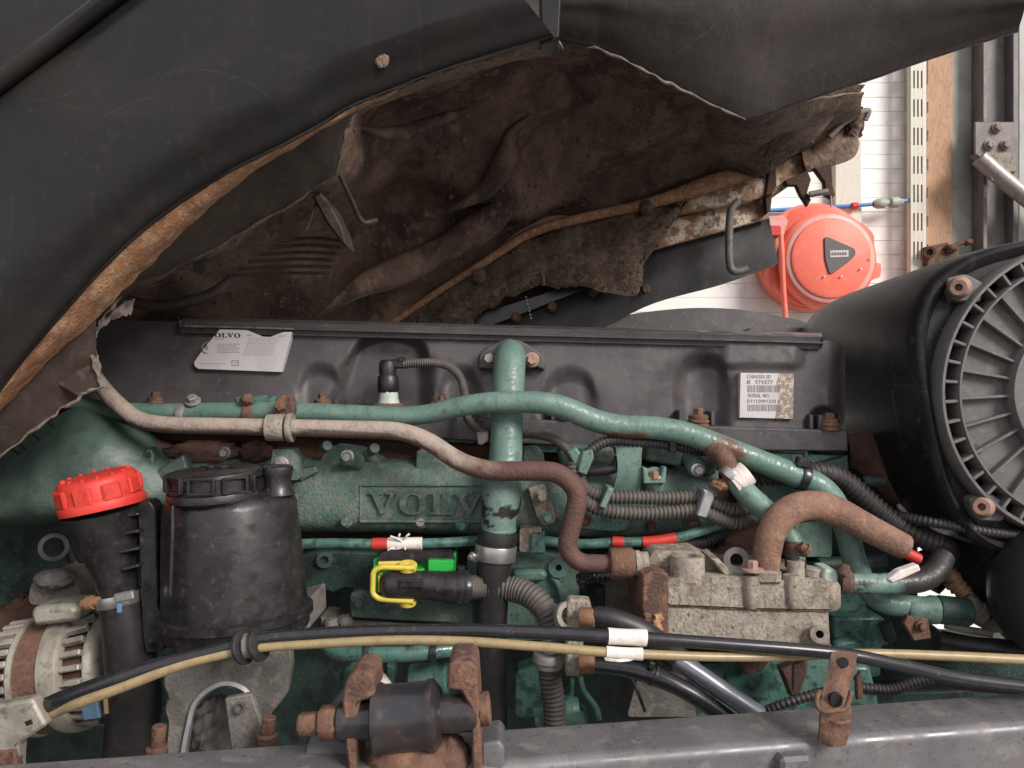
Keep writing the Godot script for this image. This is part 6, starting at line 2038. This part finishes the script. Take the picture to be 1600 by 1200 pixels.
# ---------------------------------------------------------------- foreground: frame rail, brackets, lines
func build_front() -> void:
	var g := G.new()
	var A := P(760, 1195, 444)
	var B := P(1600, 1130, 348)
	B.y = A.y
	var dir := (B - A).normalized()
	var perp := dir.cross(Vector3.UP).normalized()
	if perp.z > 0:
		perp = -perp
	var mid := A + dir * 0.30
	var bs := Basis(dir, Vector3.UP, -perp)
	var rl := thing("chassis_rail", "grey painted chassis rail along the bottom edge", "chassis rail")
	var prof := PackedVector2Array()
	for q in [[0.012, 0.012, PI, PI * 0.5, 0.012], [0.074, 0.006, PI * 0.5, 0.0, 0.006]]:
		for i in 9:
			var f: float = lerpf(q[2], q[3], i / 8.0)
			prof.append(Vector2(q[0] + cos(f) * q[4], -q[1] + sin(f) * q[4]))
	prof.append(Vector2(0.08, -0.25)); prof.append(Vector2(0.0, -0.25))
	g.prism(prof, Transform3D(Basis(perp, Vector3.UP, perp.cross(Vector3.UP)), mid + dir * 1.15), 2.3, 0.0)
	part(rl, "beam", g, M("frame_paint"))
	g = G.new()
	g.box(A + dir * 0.325 - perp * 0.006 - Vector3(0, 0.055, 0), bs, Vector3(0.035, 0.09, 0.02), 0.004)
	part(rl, "weld_block", g, M("frame_paint"))
	# rusty strap with pins standing on the rail
	var s := thing("rusty_strap", "rusty folded strap bracket standing on the chassis rail", "bracket")
	g = G.new()
	g.sheet([[[1298, 1018, 372], [1320, 1018, 372], [1340, 1022, 372]], [[1293, 1050, 380], [1314, 1052, 384], [1334, 1052, 380]], [[1284, 1090, 394], [1306, 1092, 398], [1328, 1094, 394]], [[1282, 1120, 402], [1306, 1124, 404], [1330, 1122, 402]], [[1280, 1164, 400], [1302, 1167, 402], [1322, 1164, 400]]], 5, 6, 6.0, 5.0, 30.0, 71)
	part(s, "strap", g, M("rust"))
	g = G.new()
	g.tube([[1280, 1078, 408], [1276, 1098, 412], [1284, 1110, 414], [1306, 1110, 416], [1322, 1106, 414], [1330, 1080, 408]], 4, {"sides": 10})
	g.tube([[1296, 1128, 410], [1310, 1130, 416], [1328, 1127, 410]], 3, {"sides": 8})
	bits(s, "wire_loop", g, M("rust"))
	g = G.new()
	g.slab([[1298, 1086], [1310, 1082], [1318, 1090], [1316, 1104], [1302, 1106], [1296, 1098]], 403, 5, 1, {"round": 5})
	g.rod([1318, 1035, 380], [1318, 1035, 384], 8)
	bits(s, "slot_hole", g, M("deep_black"))
	g = G.new()
	g.slab([[1338, 1060], [1346, 1050], [1350, 1092], [1340, 1094]], 386, 6, 2)
	g.slab([[1240, 1040], [1258, 1030], [1254, 1060], [1240, 1080]], 320, 6, 2)
	bits(s, "side_tab", g, M("rust_dark"))
	# shackle and bush
	var b := thing("cab_mount_bush", "black round bush held between rusty ears on the rail, bottom centre", "bush")
	var z := 440.0
	g = G.new()
	g.turn([584, 1124, z], [690, 1116, z], [[0, 0], [0, 46], [0.03, 53], [0.12, 54], [0.17, 51], [0.78, 51], [0.82, 54], [0.9, 54], [0.94, 48], [1, 40], [1, 0]], 48)
	part(b, "sleeve", g, M("black_paint"))
	g = G.new()
	g.rod([528, 1128, z], [588, 1124, z], 30)
	g.rod([686, 1116, z], [746, 1112, z], 29)
	bits(b, "spindle", g, M("black_paint"))
	g = G.new()
	g.slab([[545, 1210], [538, 1150], [534, 1090], [540, 1064], [552, 1050], [572, 1048], [584, 1056], [586, 1090], [560, 1098], [556, 1210]], z + 16, 50, 4, {"round": 6})
	g.slab([[698, 1078], [700, 1040], [708, 1034], [736, 1034], [745, 1044], [748, 1090], [754, 1210], [738, 1210], [736, 1110], [720, 1080]], z + 16, 56, 4, {"round": 5})
	bits(b, "ear", g, M("rust"))
	g = G.new()
	g.turn([500, 1130, z], [532, 1128, z], [[0, 0], [0, 24], [0.1, 27], [0.9, 27], [1, 24], [1, 0]], 6)
	g.rod([466, 1132, z], [500, 1130, z], 18, 0.2, 6)
	bits(b, "left_nut", g, M("rust"))
	g = G.new()
	g.rod([748, 1108, z], [766, 1106, z], 26, 0.12, 6)
	part(b, "right_bolt_head", g, M("rust"))
	g = G.new()
	g.lump(640, 1196, z, 70, 40, 44, 0.2, 4, 1.6)
	g.lump(700, 1190, z - 10, 34, 44, 40, 0.25, 6, 1.6)
	g.turn([640, 1166, z], [642, 1260, z], [[0, 30], [0.3, 40], [1, 44]], 24)
	bits(b, "rusty_foot", g, M("rust"))
	g = G.new()
	g.slab([[470, 1205], [486, 1150], [520, 1108], [545, 1100], [548, 1210]], z - 20, 60, 5, {"round": 6})
	g.slab([[752, 1210], [752, 1162], [780, 1158], [788, 1168], [788, 1210]], z, 50, 4, {"round": 4})
	bits(b, "base_plate", g, M("frame_paint"))
	# pressed steel mount under the reservoir
	var m := thing("pump_mount", "grey steel mounting plate with an arched cut-out under the reservoir", "mounting plate")
	g = G.new()
	g.slab([[258, 1030], [300, 1006], [380, 1000], [452, 985], [456, 1040], [448, 1085], [428, 1110], [414, 1128], [398, 1118], [392, 1098], [376, 1082], [348, 1074], [322, 1080], [306, 1098], [296, 1130], [284, 1212], [254, 1212], [262, 1130], [256, 1108], [262, 1090], [254, 1070]], 262, 12, 3, {"round": 5})
	part(m, "plate", g, M("grey_cast"))
	g = G.new()
	g.sheet([[[282, 1216, 268], [296, 1140, 268], [310, 1096, 268], [346, 1072, 268], [380, 1080, 268], [398, 1112, 268]], [[284, 1216, 226], [298, 1142, 226], [312, 1099, 226], [346, 1075, 226], [379, 1083, 226], [396, 1114, 226]]], 6, 3, 5.0)
	part(m, "arch_flange", g, M("galvanised"))
	g = G.new()
	g.slab([[350, 1092], [392, 1084], [412, 1140], [432, 1214], [366, 1214], [356, 1140]], 286, 8, 3, {"round": 4})
	part(m, "strap", g, M("grey_cast"))
	g = G.new()
	g.ring([374, 1106, 284], [374, 1106, 292], 9, 5)
	g.slab([[382, 1176], [418, 1176], [426, 1214], [384, 1214]], 291, 5, 2)
	bits(m, "strap_boss", g, M("black_paint"))
	g = G.new()
	g.lump(338, 1150, 190, 36, 60, 40, 0.35, 5, 3.0)
	part(m, "rubber_buffer", g, M("grey_cast"))
	for q in [[246, 1134, 1166, 1214, 236, 330], [418, 1120, 1146, 1210, 411, 320]]:
		g = G.new()
		g.rod([q[0] + 3, q[1], q[5]], [q[0], q[2] + 6, q[5]], 11)
		g.turn([q[0], q[3], q[5]], [q[0] - 1, q[2], q[5]], [[0, 0], [0, 18], [0.3, 18], [0.32, 22], [0.5, 22], [0.55, 18], [0.95, 18], [1, 14], [1, 0]], 6)
		part(m, "anchor_bolt", g, M("rust"))
	g = G.new()
	g.slab([[-40, 1108], [50, 1092], [72, 1134], [28, 1164], [26, 1200], [30, 1220], [-40, 1220]], 352, 16, 5, {"round": 6})
	var ck := thing("cable_anchor_plate", "pale grey cable anchor plate with rust, bottom left corner", "plate")
	part(ck, "plate", g, M("alloy_pale"))
	g = G.new()
	g.slab([[-40, 1176], [22, 1172], [27, 1206], [28, 1220], [-40, 1220]], 355, 12, 3)
	part(ck, "rusty_foot", g, M("rust"))
	g = G.new()
	g.slab([[38, 1128], [48, 1124], [51, 1131], [41, 1135]], 353, 4, 0.5)
	part(ck, "square_hole", g, M("deep_black"))
	# two long lines across the front
	var k := thing("black_air_line", "long black air line running across the front, above the yellow one", "hose")
	g = G.new()
	g.tube([[10, 1134, 316, 14], [56, 1112, 324, 14], [100, 1092, 338, 14], [170, 1066, 346, 13.5], [250, 1040, 342, 13], [330, 1020, 338, 12], [400, 1000, 334, 11], [480, 992, 334, 10.5], [620, 986, 336, 10.5], [780, 986, 338, 10.5], [950, 994, 340, 10.5], [1100, 1004, 338, 10], [1300, 1020, 330, 10], [1400, 1038, 318, 10], [1500, 1060, 300, 10], [1660, 1080, 280, 10]], 11, {"sub": 10, "sides": 20})
	part(k, "tube", g, M("hose_gloss"))
	g = G.new()
	g.tube([[950, 994, 340, 13.0], [980, 995.5, 340, 12.6], [1004, 996.5, 340, 13.4], [1010, 997, 340, 12.6]], 12.8, {"sides": 20})
	part(k, "tape_wrap", g, M("tape_white"))
	var y := thing("yellow_air_line", "long dull yellow air line running across the front below the black one", "hose")
	g = G.new()
	g.tube([[30, 1142, 318, 8], [84, 1114, 336, 8], [130, 1096, 352, 8.5], [200, 1070, 352, 8.5], [280, 1040, 346, 8], [350, 1022, 342, 7.5], [400, 1013, 340, 7], [480, 1007, 342, 7], [600, 1001, 346, 7.5], [720, 1002, 348, 7.5], [850, 1011, 350, 7.5], [950, 1019, 350, 7.5], [1100, 1026, 340, 7], [1230, 1026, 320, 7], [1340, 1021, 300, 7], [1480, 1025, 280, 7.5], [1660, 1034, 260, 8]], 7.5, {"sub": 10, "sides": 16})
	part(y, "tube", g, M("line_yellow"))
	g = G.new()
	g.tube([[947, 1019, 350, 9.6], [975, 1021, 350, 9.4], [1004, 1022, 350, 9.8]], 9.6, {"sides": 18})
	g.sheet([[[944, 1027, 356], [965, 1030, 357], [990, 1031, 356]], [[946, 1032, 356], [966, 1034, 357], [988, 1033, 356]]], 4, 2, 1.0, 3.0, 60.0, 4)
	part(y, "tape_wrap", g, M("tape_white"))
	var c := thing("line_clip", "black rubber grommet holding both air lines under the reservoir", "clip")
	g = G.new()
	g.turn([376, 1012, 336], [384, 1010, 338], [[0, 0], [0, 24], [0.3, 27], [0.8, 27], [1, 23], [1, 0]], 24)
	g.turn([400, 1008, 336], [408, 1006, 338], [[0, 0], [0, 22], [0.3, 26], [0.8, 26], [1, 20], [1, 0]], 24)
	part(c, "flange", g, M("rubber"))
	g = G.new()
	g.rod([382, 1010, 337], [402, 1007, 337], 20, 0.1, 8)
	part(c, "body", g, M("grey_cast"))
	# hoses slanting down to the right
	g = G.new()
	g.sweep(G.cr(G.pts([[928, 962, 210, 15], [950, 966, 214, 17], [980, 976, 216, 18], [1010, 990, 214, 18], [1040, 1012, 200, 17], [1080, 1040, 180, 16]], 16), 8), 22)
	solo("upper_black_hose", "black hose slanting behind the taped lines, left of the compressor", "hose", g, M("rubber"))
	var lw := thing("lower_black_hose", "glossy black hose slanting down to the rail, with a cable tie", "hose")
	g = G.new()
	g.sweep(G.cr(G.pts([[930, 1040, 240, 11], [970, 1044, 246, 12], [1020, 1056, 250, 14], [1070, 1078, 254, 14], [1110, 1104, 254, 14], [1160, 1140, 250, 14]], 13), 8), 22)
	part(lw, "tube", g, M("hose_gloss"))
	g = G.new()
	g.ring([1018, 1054, 250], [1024, 1058, 250], 16, 13)
	g.block(1014, 1036, 1024, 1046, 262, 10, 1.5, -14)
	part(lw, "cable_tie", g, M("rubber"))
	g = G.new()
	g.rod([1056, 1030, 236], [1190, 1120, 270], 15)
	solo("steel_rod", "shiny blue grey steel rod slanting down to the rail", "rod", g, M("rod_steel"))
	g = G.new()
	g.tube([[986, 1058, 200], [996, 1080, 210], [1008, 1112, 216]], 2.6)
	solo("thin_black_wire", "thin black wire beside the lower hoses", "wire", g, M("hose_gloss"))

# ---------------------------------------------------------------- everything small
func build_small() -> void:
	# connector with lever
	var t := thing("control_unit_plug", "black cable plug with a yellow locking lever and green frame", "connector")
	var g := G.new()
	g.slab([[584, 874], [606, 862], [712, 866], [712, 892], [600, 900], [586, 930], [582, 928]], 92, 50, 3, {"round": 3})
	g.block(668, 876, 708, 894, 112, 14, 2, -1)
	g.block(596, 880, 612, 940, 104, 20, 2)
	g.block(636, 890, 662, 898, 128, 14, 2)
	g.block(654, 930, 664, 940, 118, 12, 2)
	bits(t, "frame", g, M("clip_green"))
	g = G.new()
	g.slab([[594, 864], [620, 858], [706, 864], [712, 876], [640, 880], [590, 878]], 100, 60, 4, {"round": 4})
	part(t, "control_unit_edge", g, M("black_plastic"))
	g = G.new()
	g.pipe([[648, 888, 138], [596, 886, 138], [583, 892, 138], [582, 928, 138], [592, 936, 138], [646, 940, 138]], 4.4, 16, {"sides": 12})
	g.pipe([[640, 880, 118], [592, 881, 118]], 4, 10, {"sides": 8})
	g.slab([[590, 900], [594, 900], [594, 926], [590, 926]], 128, 20, 1)
	var lv := part(t, "locking_lever", g, M("clip_yellow"))
	g = G.new()
	g.turn([637, 890, 128], [637, 880, 130], [[0, 0], [0, 14], [0.8, 15], [1, 13], [1, 6], [0.8, 0]], 24)
	g.turn([637, 942, 126], [637, 936, 128], [[0, 0], [0, 14], [0.8, 14], [1, 12], [1, 0]], 24)
	bits(lv, "pivot", g, M("clip_yellow"))
	g = G.new()
	g.sweep(G.cr(G.pts([[596, 914, 128, 9], [598, 914, 128, 16], [604, 914, 128, 21], [616, 914, 128, 22.5], [660, 914, 128, 22.5], [690, 916, 128, 23], [700, 917, 128, 25], [722, 918, 128, 26], [730, 918, 126, 25]], 22), 6), 30)
	part(t, "boot", g, M("black_plastic"))
	g = G.new()
	g.slab([[622, 906], [660, 906], [660, 919], [622, 919]], 152, 6, 1.5)
	part(t, "moulded_panel", g, M("black_plastic"))
	g = G.new()
	g.ring([716, 918, 127], [722, 918, 127], 28, 24)
	g.ring([726, 918, 127], [732, 918, 127], 27, 23)
	g.block(714, 886, 726, 896, 130, 14, 2)
	part(t, "tie_band", g, M("hose_gloss"))
	var h := thing("plug_conduit", "grey corrugated conduit curving from the plug down past the taped lines", "conduit")
	g = G.new()
	g.tube([[728, 918, 124, 19], [760, 917, 110, 19], [800, 920, 112, 20], [828, 930, 126, 20], [850, 950, 140, 20], [862, 976, 148, 20], [868, 1000, 150, 19]], 20, {"pitch": 0.0062, "depth": 0.12, "sides": 24})
	part(h, "upper_run", g, M("conduit_dusty"))
	g = G.new()
	g.rod([862, 980, 150], [862, 1020, 152], 16)
	g.turn([858, 1020, 152], [858, 1044, 152], [[0, 0], [0, 24], [0.2, 26], [0.5, 26], [0.6, 22], [0.9, 22], [1, 19]], 26)
	part(h, "joint_collar", g, M("zinc_dull"))
	g = G.new()
	g.tube([[858, 1040, 150, 17], [861, 1070, 150, 18], [866, 1100, 150, 18], [868, 1150, 150, 18]], 18, {"pitch": 0.0062, "depth": 0.14, "sides": 24})
	part(h, "lower_run", g, M("conduit_dusty"))
	# valve block with brass unions
	var v := thing("relay_valve", "narrow dirty valve plate with two rusty hexagon unions", "valve")
	g = G.new()
	g.slab([[884, 944], [890, 936], [922, 938], [926, 956], [912, 984], [912, 1048], [904, 1058], [884, 1058]], 196, 20, 4, {"round": 4})
	g.rod([880, 960, 176], [880, 992, 176], 13)
	g.ring([884, 962, 186], [890, 962, 196], 22, 14)
	part(v, "plate", g, M("alloy"))
	for q in [[916, 965, 13], [916, 1036, 13]]:
		g = G.new()
		g.turn([q[0] - 12, q[1], 210], [q[0] + 14, q[1], 212], [[0, 0], [0, 14], [0.1, 16], [0.9, 16], [1, 13], [1, 0]], 6)
		part(v, "union_nut", g, M("brass"))
	# loom and pipes low down in the middle
	var l := thing("lower_green_pipe", "short green pipe with black ties behind the yellow line", "pipe")
	g = G.new()
	g.tube([[508, 1010, 110], [530, 1020, 130], [580, 1022, 140], [640, 1022, 140], [690, 1016, 130], [735, 1012, 110]], 12)
	part(l, "tube", g, M("green_block"))
	g = G.new()
	for x in [574.0, 678.0]:
		g.ring([x - 5, 1020, 138], [x + 5, 1020, 138], 14.5, 11)
	bits(l, "tie", g, M("hose_gloss"))
	g = G.new()
	g.lump(568, 1064, 60, 36, 34, 30, 0.1, 4)
	g.rod([640, 1062, 70], [700, 1060, 74], 24)
	g.slab([[604, 1040], [616, 1040], [616, 1110], [604, 1110]], 70, 30, 3)
	g.slab([[700, 1040], [745, 1030], [745, 1140], [690, 1140]], 40, 30, 4)
	solo("fuel_pump", "rounded green pump body low behind the bush", "pump", g, M("green_block"))
	g = G.new()
	g.turn([592, 1060, 100], [600, 1080, 116], [[0, 0], [0, 12], [0.7, 15], [1, 12], [1, 0]], 20)
	solo("pale_cap", "small pale cap on the green pump", "cap", g, M("tape_white"))
	g = G.new()
	g.rod([880, 1108, 100], [900, 1200, 100], 34)
	g.slab([[806, 1050], [840, 1040], [850, 1120], [806, 1120]], 60, 40, 6, {"round": 6})
	g.turn([835, 1116, 130], [905, 1108, 130], [[0, 0], [0, 18], [0.2, 22], [0.8, 22], [1, 18], [1, 0]], 24)
	solo("oil_filter", "green oil filter low down behind the corrugated conduit", "oil filter", g, M("green_block"))
	g = G.new()
	g.tube([[894, 1060, 120], [892, 1090, 120], [890, 1120, 120]], 4)
	g.tube([[906, 1056, 124], [912, 1080, 124], [930, 1104, 124], [936, 1124, 124]], 5)
	solo("thin_green_pipes", "two thin green pipes dropping beside the relay valve", "pipe", g, M("green_block"))
	g = G.new()
	g.slab([[940, 900], [1000, 896], [1000, 1000], [960, 1010], [940, 960]], 20, 30, 3)
	g.slab([[996, 1060], [1070, 1050], [1090, 1120], [980, 1120]], 100, 40, 8, {"round": 8})
	solo("grey_pump_casting", "dirty grey casting low between the hoses", "casting", g, M("grey_cast"))
	g = G.new()
	g.tube([[905, 906, 80], [925, 902, 90], [948, 900, 90], [980, 890, 70]], 10, {"pitch": 0.006, "depth": 0.2})
	g.block(906, 890, 922, 912, 104, 20, 2)
	g.block(905, 908, 916, 920, 106, 10, 2)
	g.slab([[930, 918], [946, 918], [946, 960], [932, 960]], 70, 20, 2)
	solo("black_plug", "small black plug and conduit left of the compressor", "connector", g, M("hose_gloss"))
	# lines low on the right
	g = G.new()
	g.tube([[1196, 1112, 240], [1230, 1098, 250], [1270, 1086, 250], [1300, 1080, 240]], 8.5, {"pitch": 0.006, "depth": 0.2})
	solo("short_conduit", "short ribbed black conduit beside the rusty strap", "conduit", g, M("conduit"))
	g = G.new()
	g.tube([[1340, 1074, 200], [1390, 1078, 210], [1430, 1066, 220], [1470, 1054, 230]], 9, {"pitch": 0.005, "depth": 0.08})
	solo("rear_black_hose", "black hose curving up to the air line right of the rusty strap", "hose", g, M("conduit"))
	g = G.new()
	g.tube([[1440, 1054, 160], [1480, 1066, 170], [1530, 1072, 180], [1660, 1084, 200]], 9)
	g.tube([[1470, 1000, 40], [1520, 1010, 60], [1580, 1016, 80], [1680, 1030, 90]], 16)
	solo("rear_wiring", "dark wiring loom along the rail at the right edge", "wiring", g, M("rubber"))
	# rusty odds and ends under the filter
	var o := thing("spring_linkage", "rusty nuts and springs of a linkage under the air filter", "linkage")
	g = G.new()
	g.turn([1474, 868, 60], [1484, 884, 66], [[0, 3], [0.5, 6], [1, 7], [1, 0]], 12)
	g.rod([1470, 880, 62], [1490, 884, 66], 7)
	part(o, "tip", g, M("alloy_pale"))
	g = G.new()
	g.turn([1478, 884, 62], [1494, 912, 66], [[0, 10], [0.3, 12], [0.35, 9], [0.6, 13], [0.9, 12], [1, 0]], 16)
	g.turn([1486, 906, 66], [1506, 926, 70], [[0, 0], [0, 14], [0.3, 15], [0.32, 11], [0.6, 15], [0.65, 11], [1, 14], [1, 0]], 16)
	part(o, "nut_stack", g, M("brass"))
	g = G.new()
	g.turn([1504, 936, 60], [1540, 966, 70], [[0, 0], [0, 14], [0.2, 17], [0.6, 15], [0.65, 18], [1, 12], [1, 0]], 16)
	part(o, "spring_cup", g, M("alloy"))
	g = G.new()
	g.tube([[1476, 976, 50], [1510, 984, 60], [1550, 990, 66]], 6)
	g.slab([[1510, 968], [1556, 966], [1578, 988], [1550, 990]], 60, 16, 2)
	part(o, "lever", g, M("alloy_pale"))
	g = G.new()
	g.slab([[1388, 906], [1406, 892], [1436, 882], [1440, 892], [1410, 906], [1394, 912]], 176, 14, 3, {"round": 3})
	solo("white_tag", "small white plastic tag above the worn green hose", "tag", g, M("tape_white"))
	g = G.new()
	g.block(1430, 868, 1470, 912, 40, 30, 4, 20)
	g.slab([[1440, 880], [1470, 868], [1484, 916], [1470, 930], [1450, 916]], 30, 30, 4)
	solo("black_relay_box", "small black box behind the end of the rusty elbow", "box", g, M("rubber"))
	g = G.new()
	g.slab([[1404, 782], [1414, 778], [1430, 790], [1432, 806], [1420, 806], [1406, 796]], -20, 10, 2, {"round": 3})
	solo("white_chip", "small white broken plastic piece behind the thick black conduit", "plastic piece", g, M("tape_white"))
	g = G.new()
	g.slab([[1290, 722], [1326, 712], [1328, 740], [1300, 748]], 20, 30, 3)
	g.rod([1296, 756, 24], [1340, 760, 20], 14)
	g.rod([1348, 752, 10], [1384, 752, 14], 9)
	solo("rear_sensor", "dark green sensor plug behind the right end of the valve cover", "sensor", g, M("green_dark"))
	g = G.new()
	g.slab([[1186, 760], [1226, 752], [1270, 764], [1290, 790], [1250, 800], [1196, 786]], 50, 60, 8, {"round": 10})
	g.slab([[1226, 820], [1300, 812], [1300, 870], [1226, 870]], 10, 40, 5, {"round": 5})
	solo("water_outlet", "pale green casting behind the cable tie and rusty elbow", "casting", g, M("green_pipe"))
	g = G.new()
	g.slab([[1130, 830], [1190, 800], [1196, 880], [1130, 886]], 30, 50, 5)
	g.lump(1150, 868, 60, 40, 20, 20, 0.3, 6, 3.0)
	solo("rusty_manifold_foot", "rust brown casting behind the compressor's lifting eye", "casting", g, M("rust_dark"))
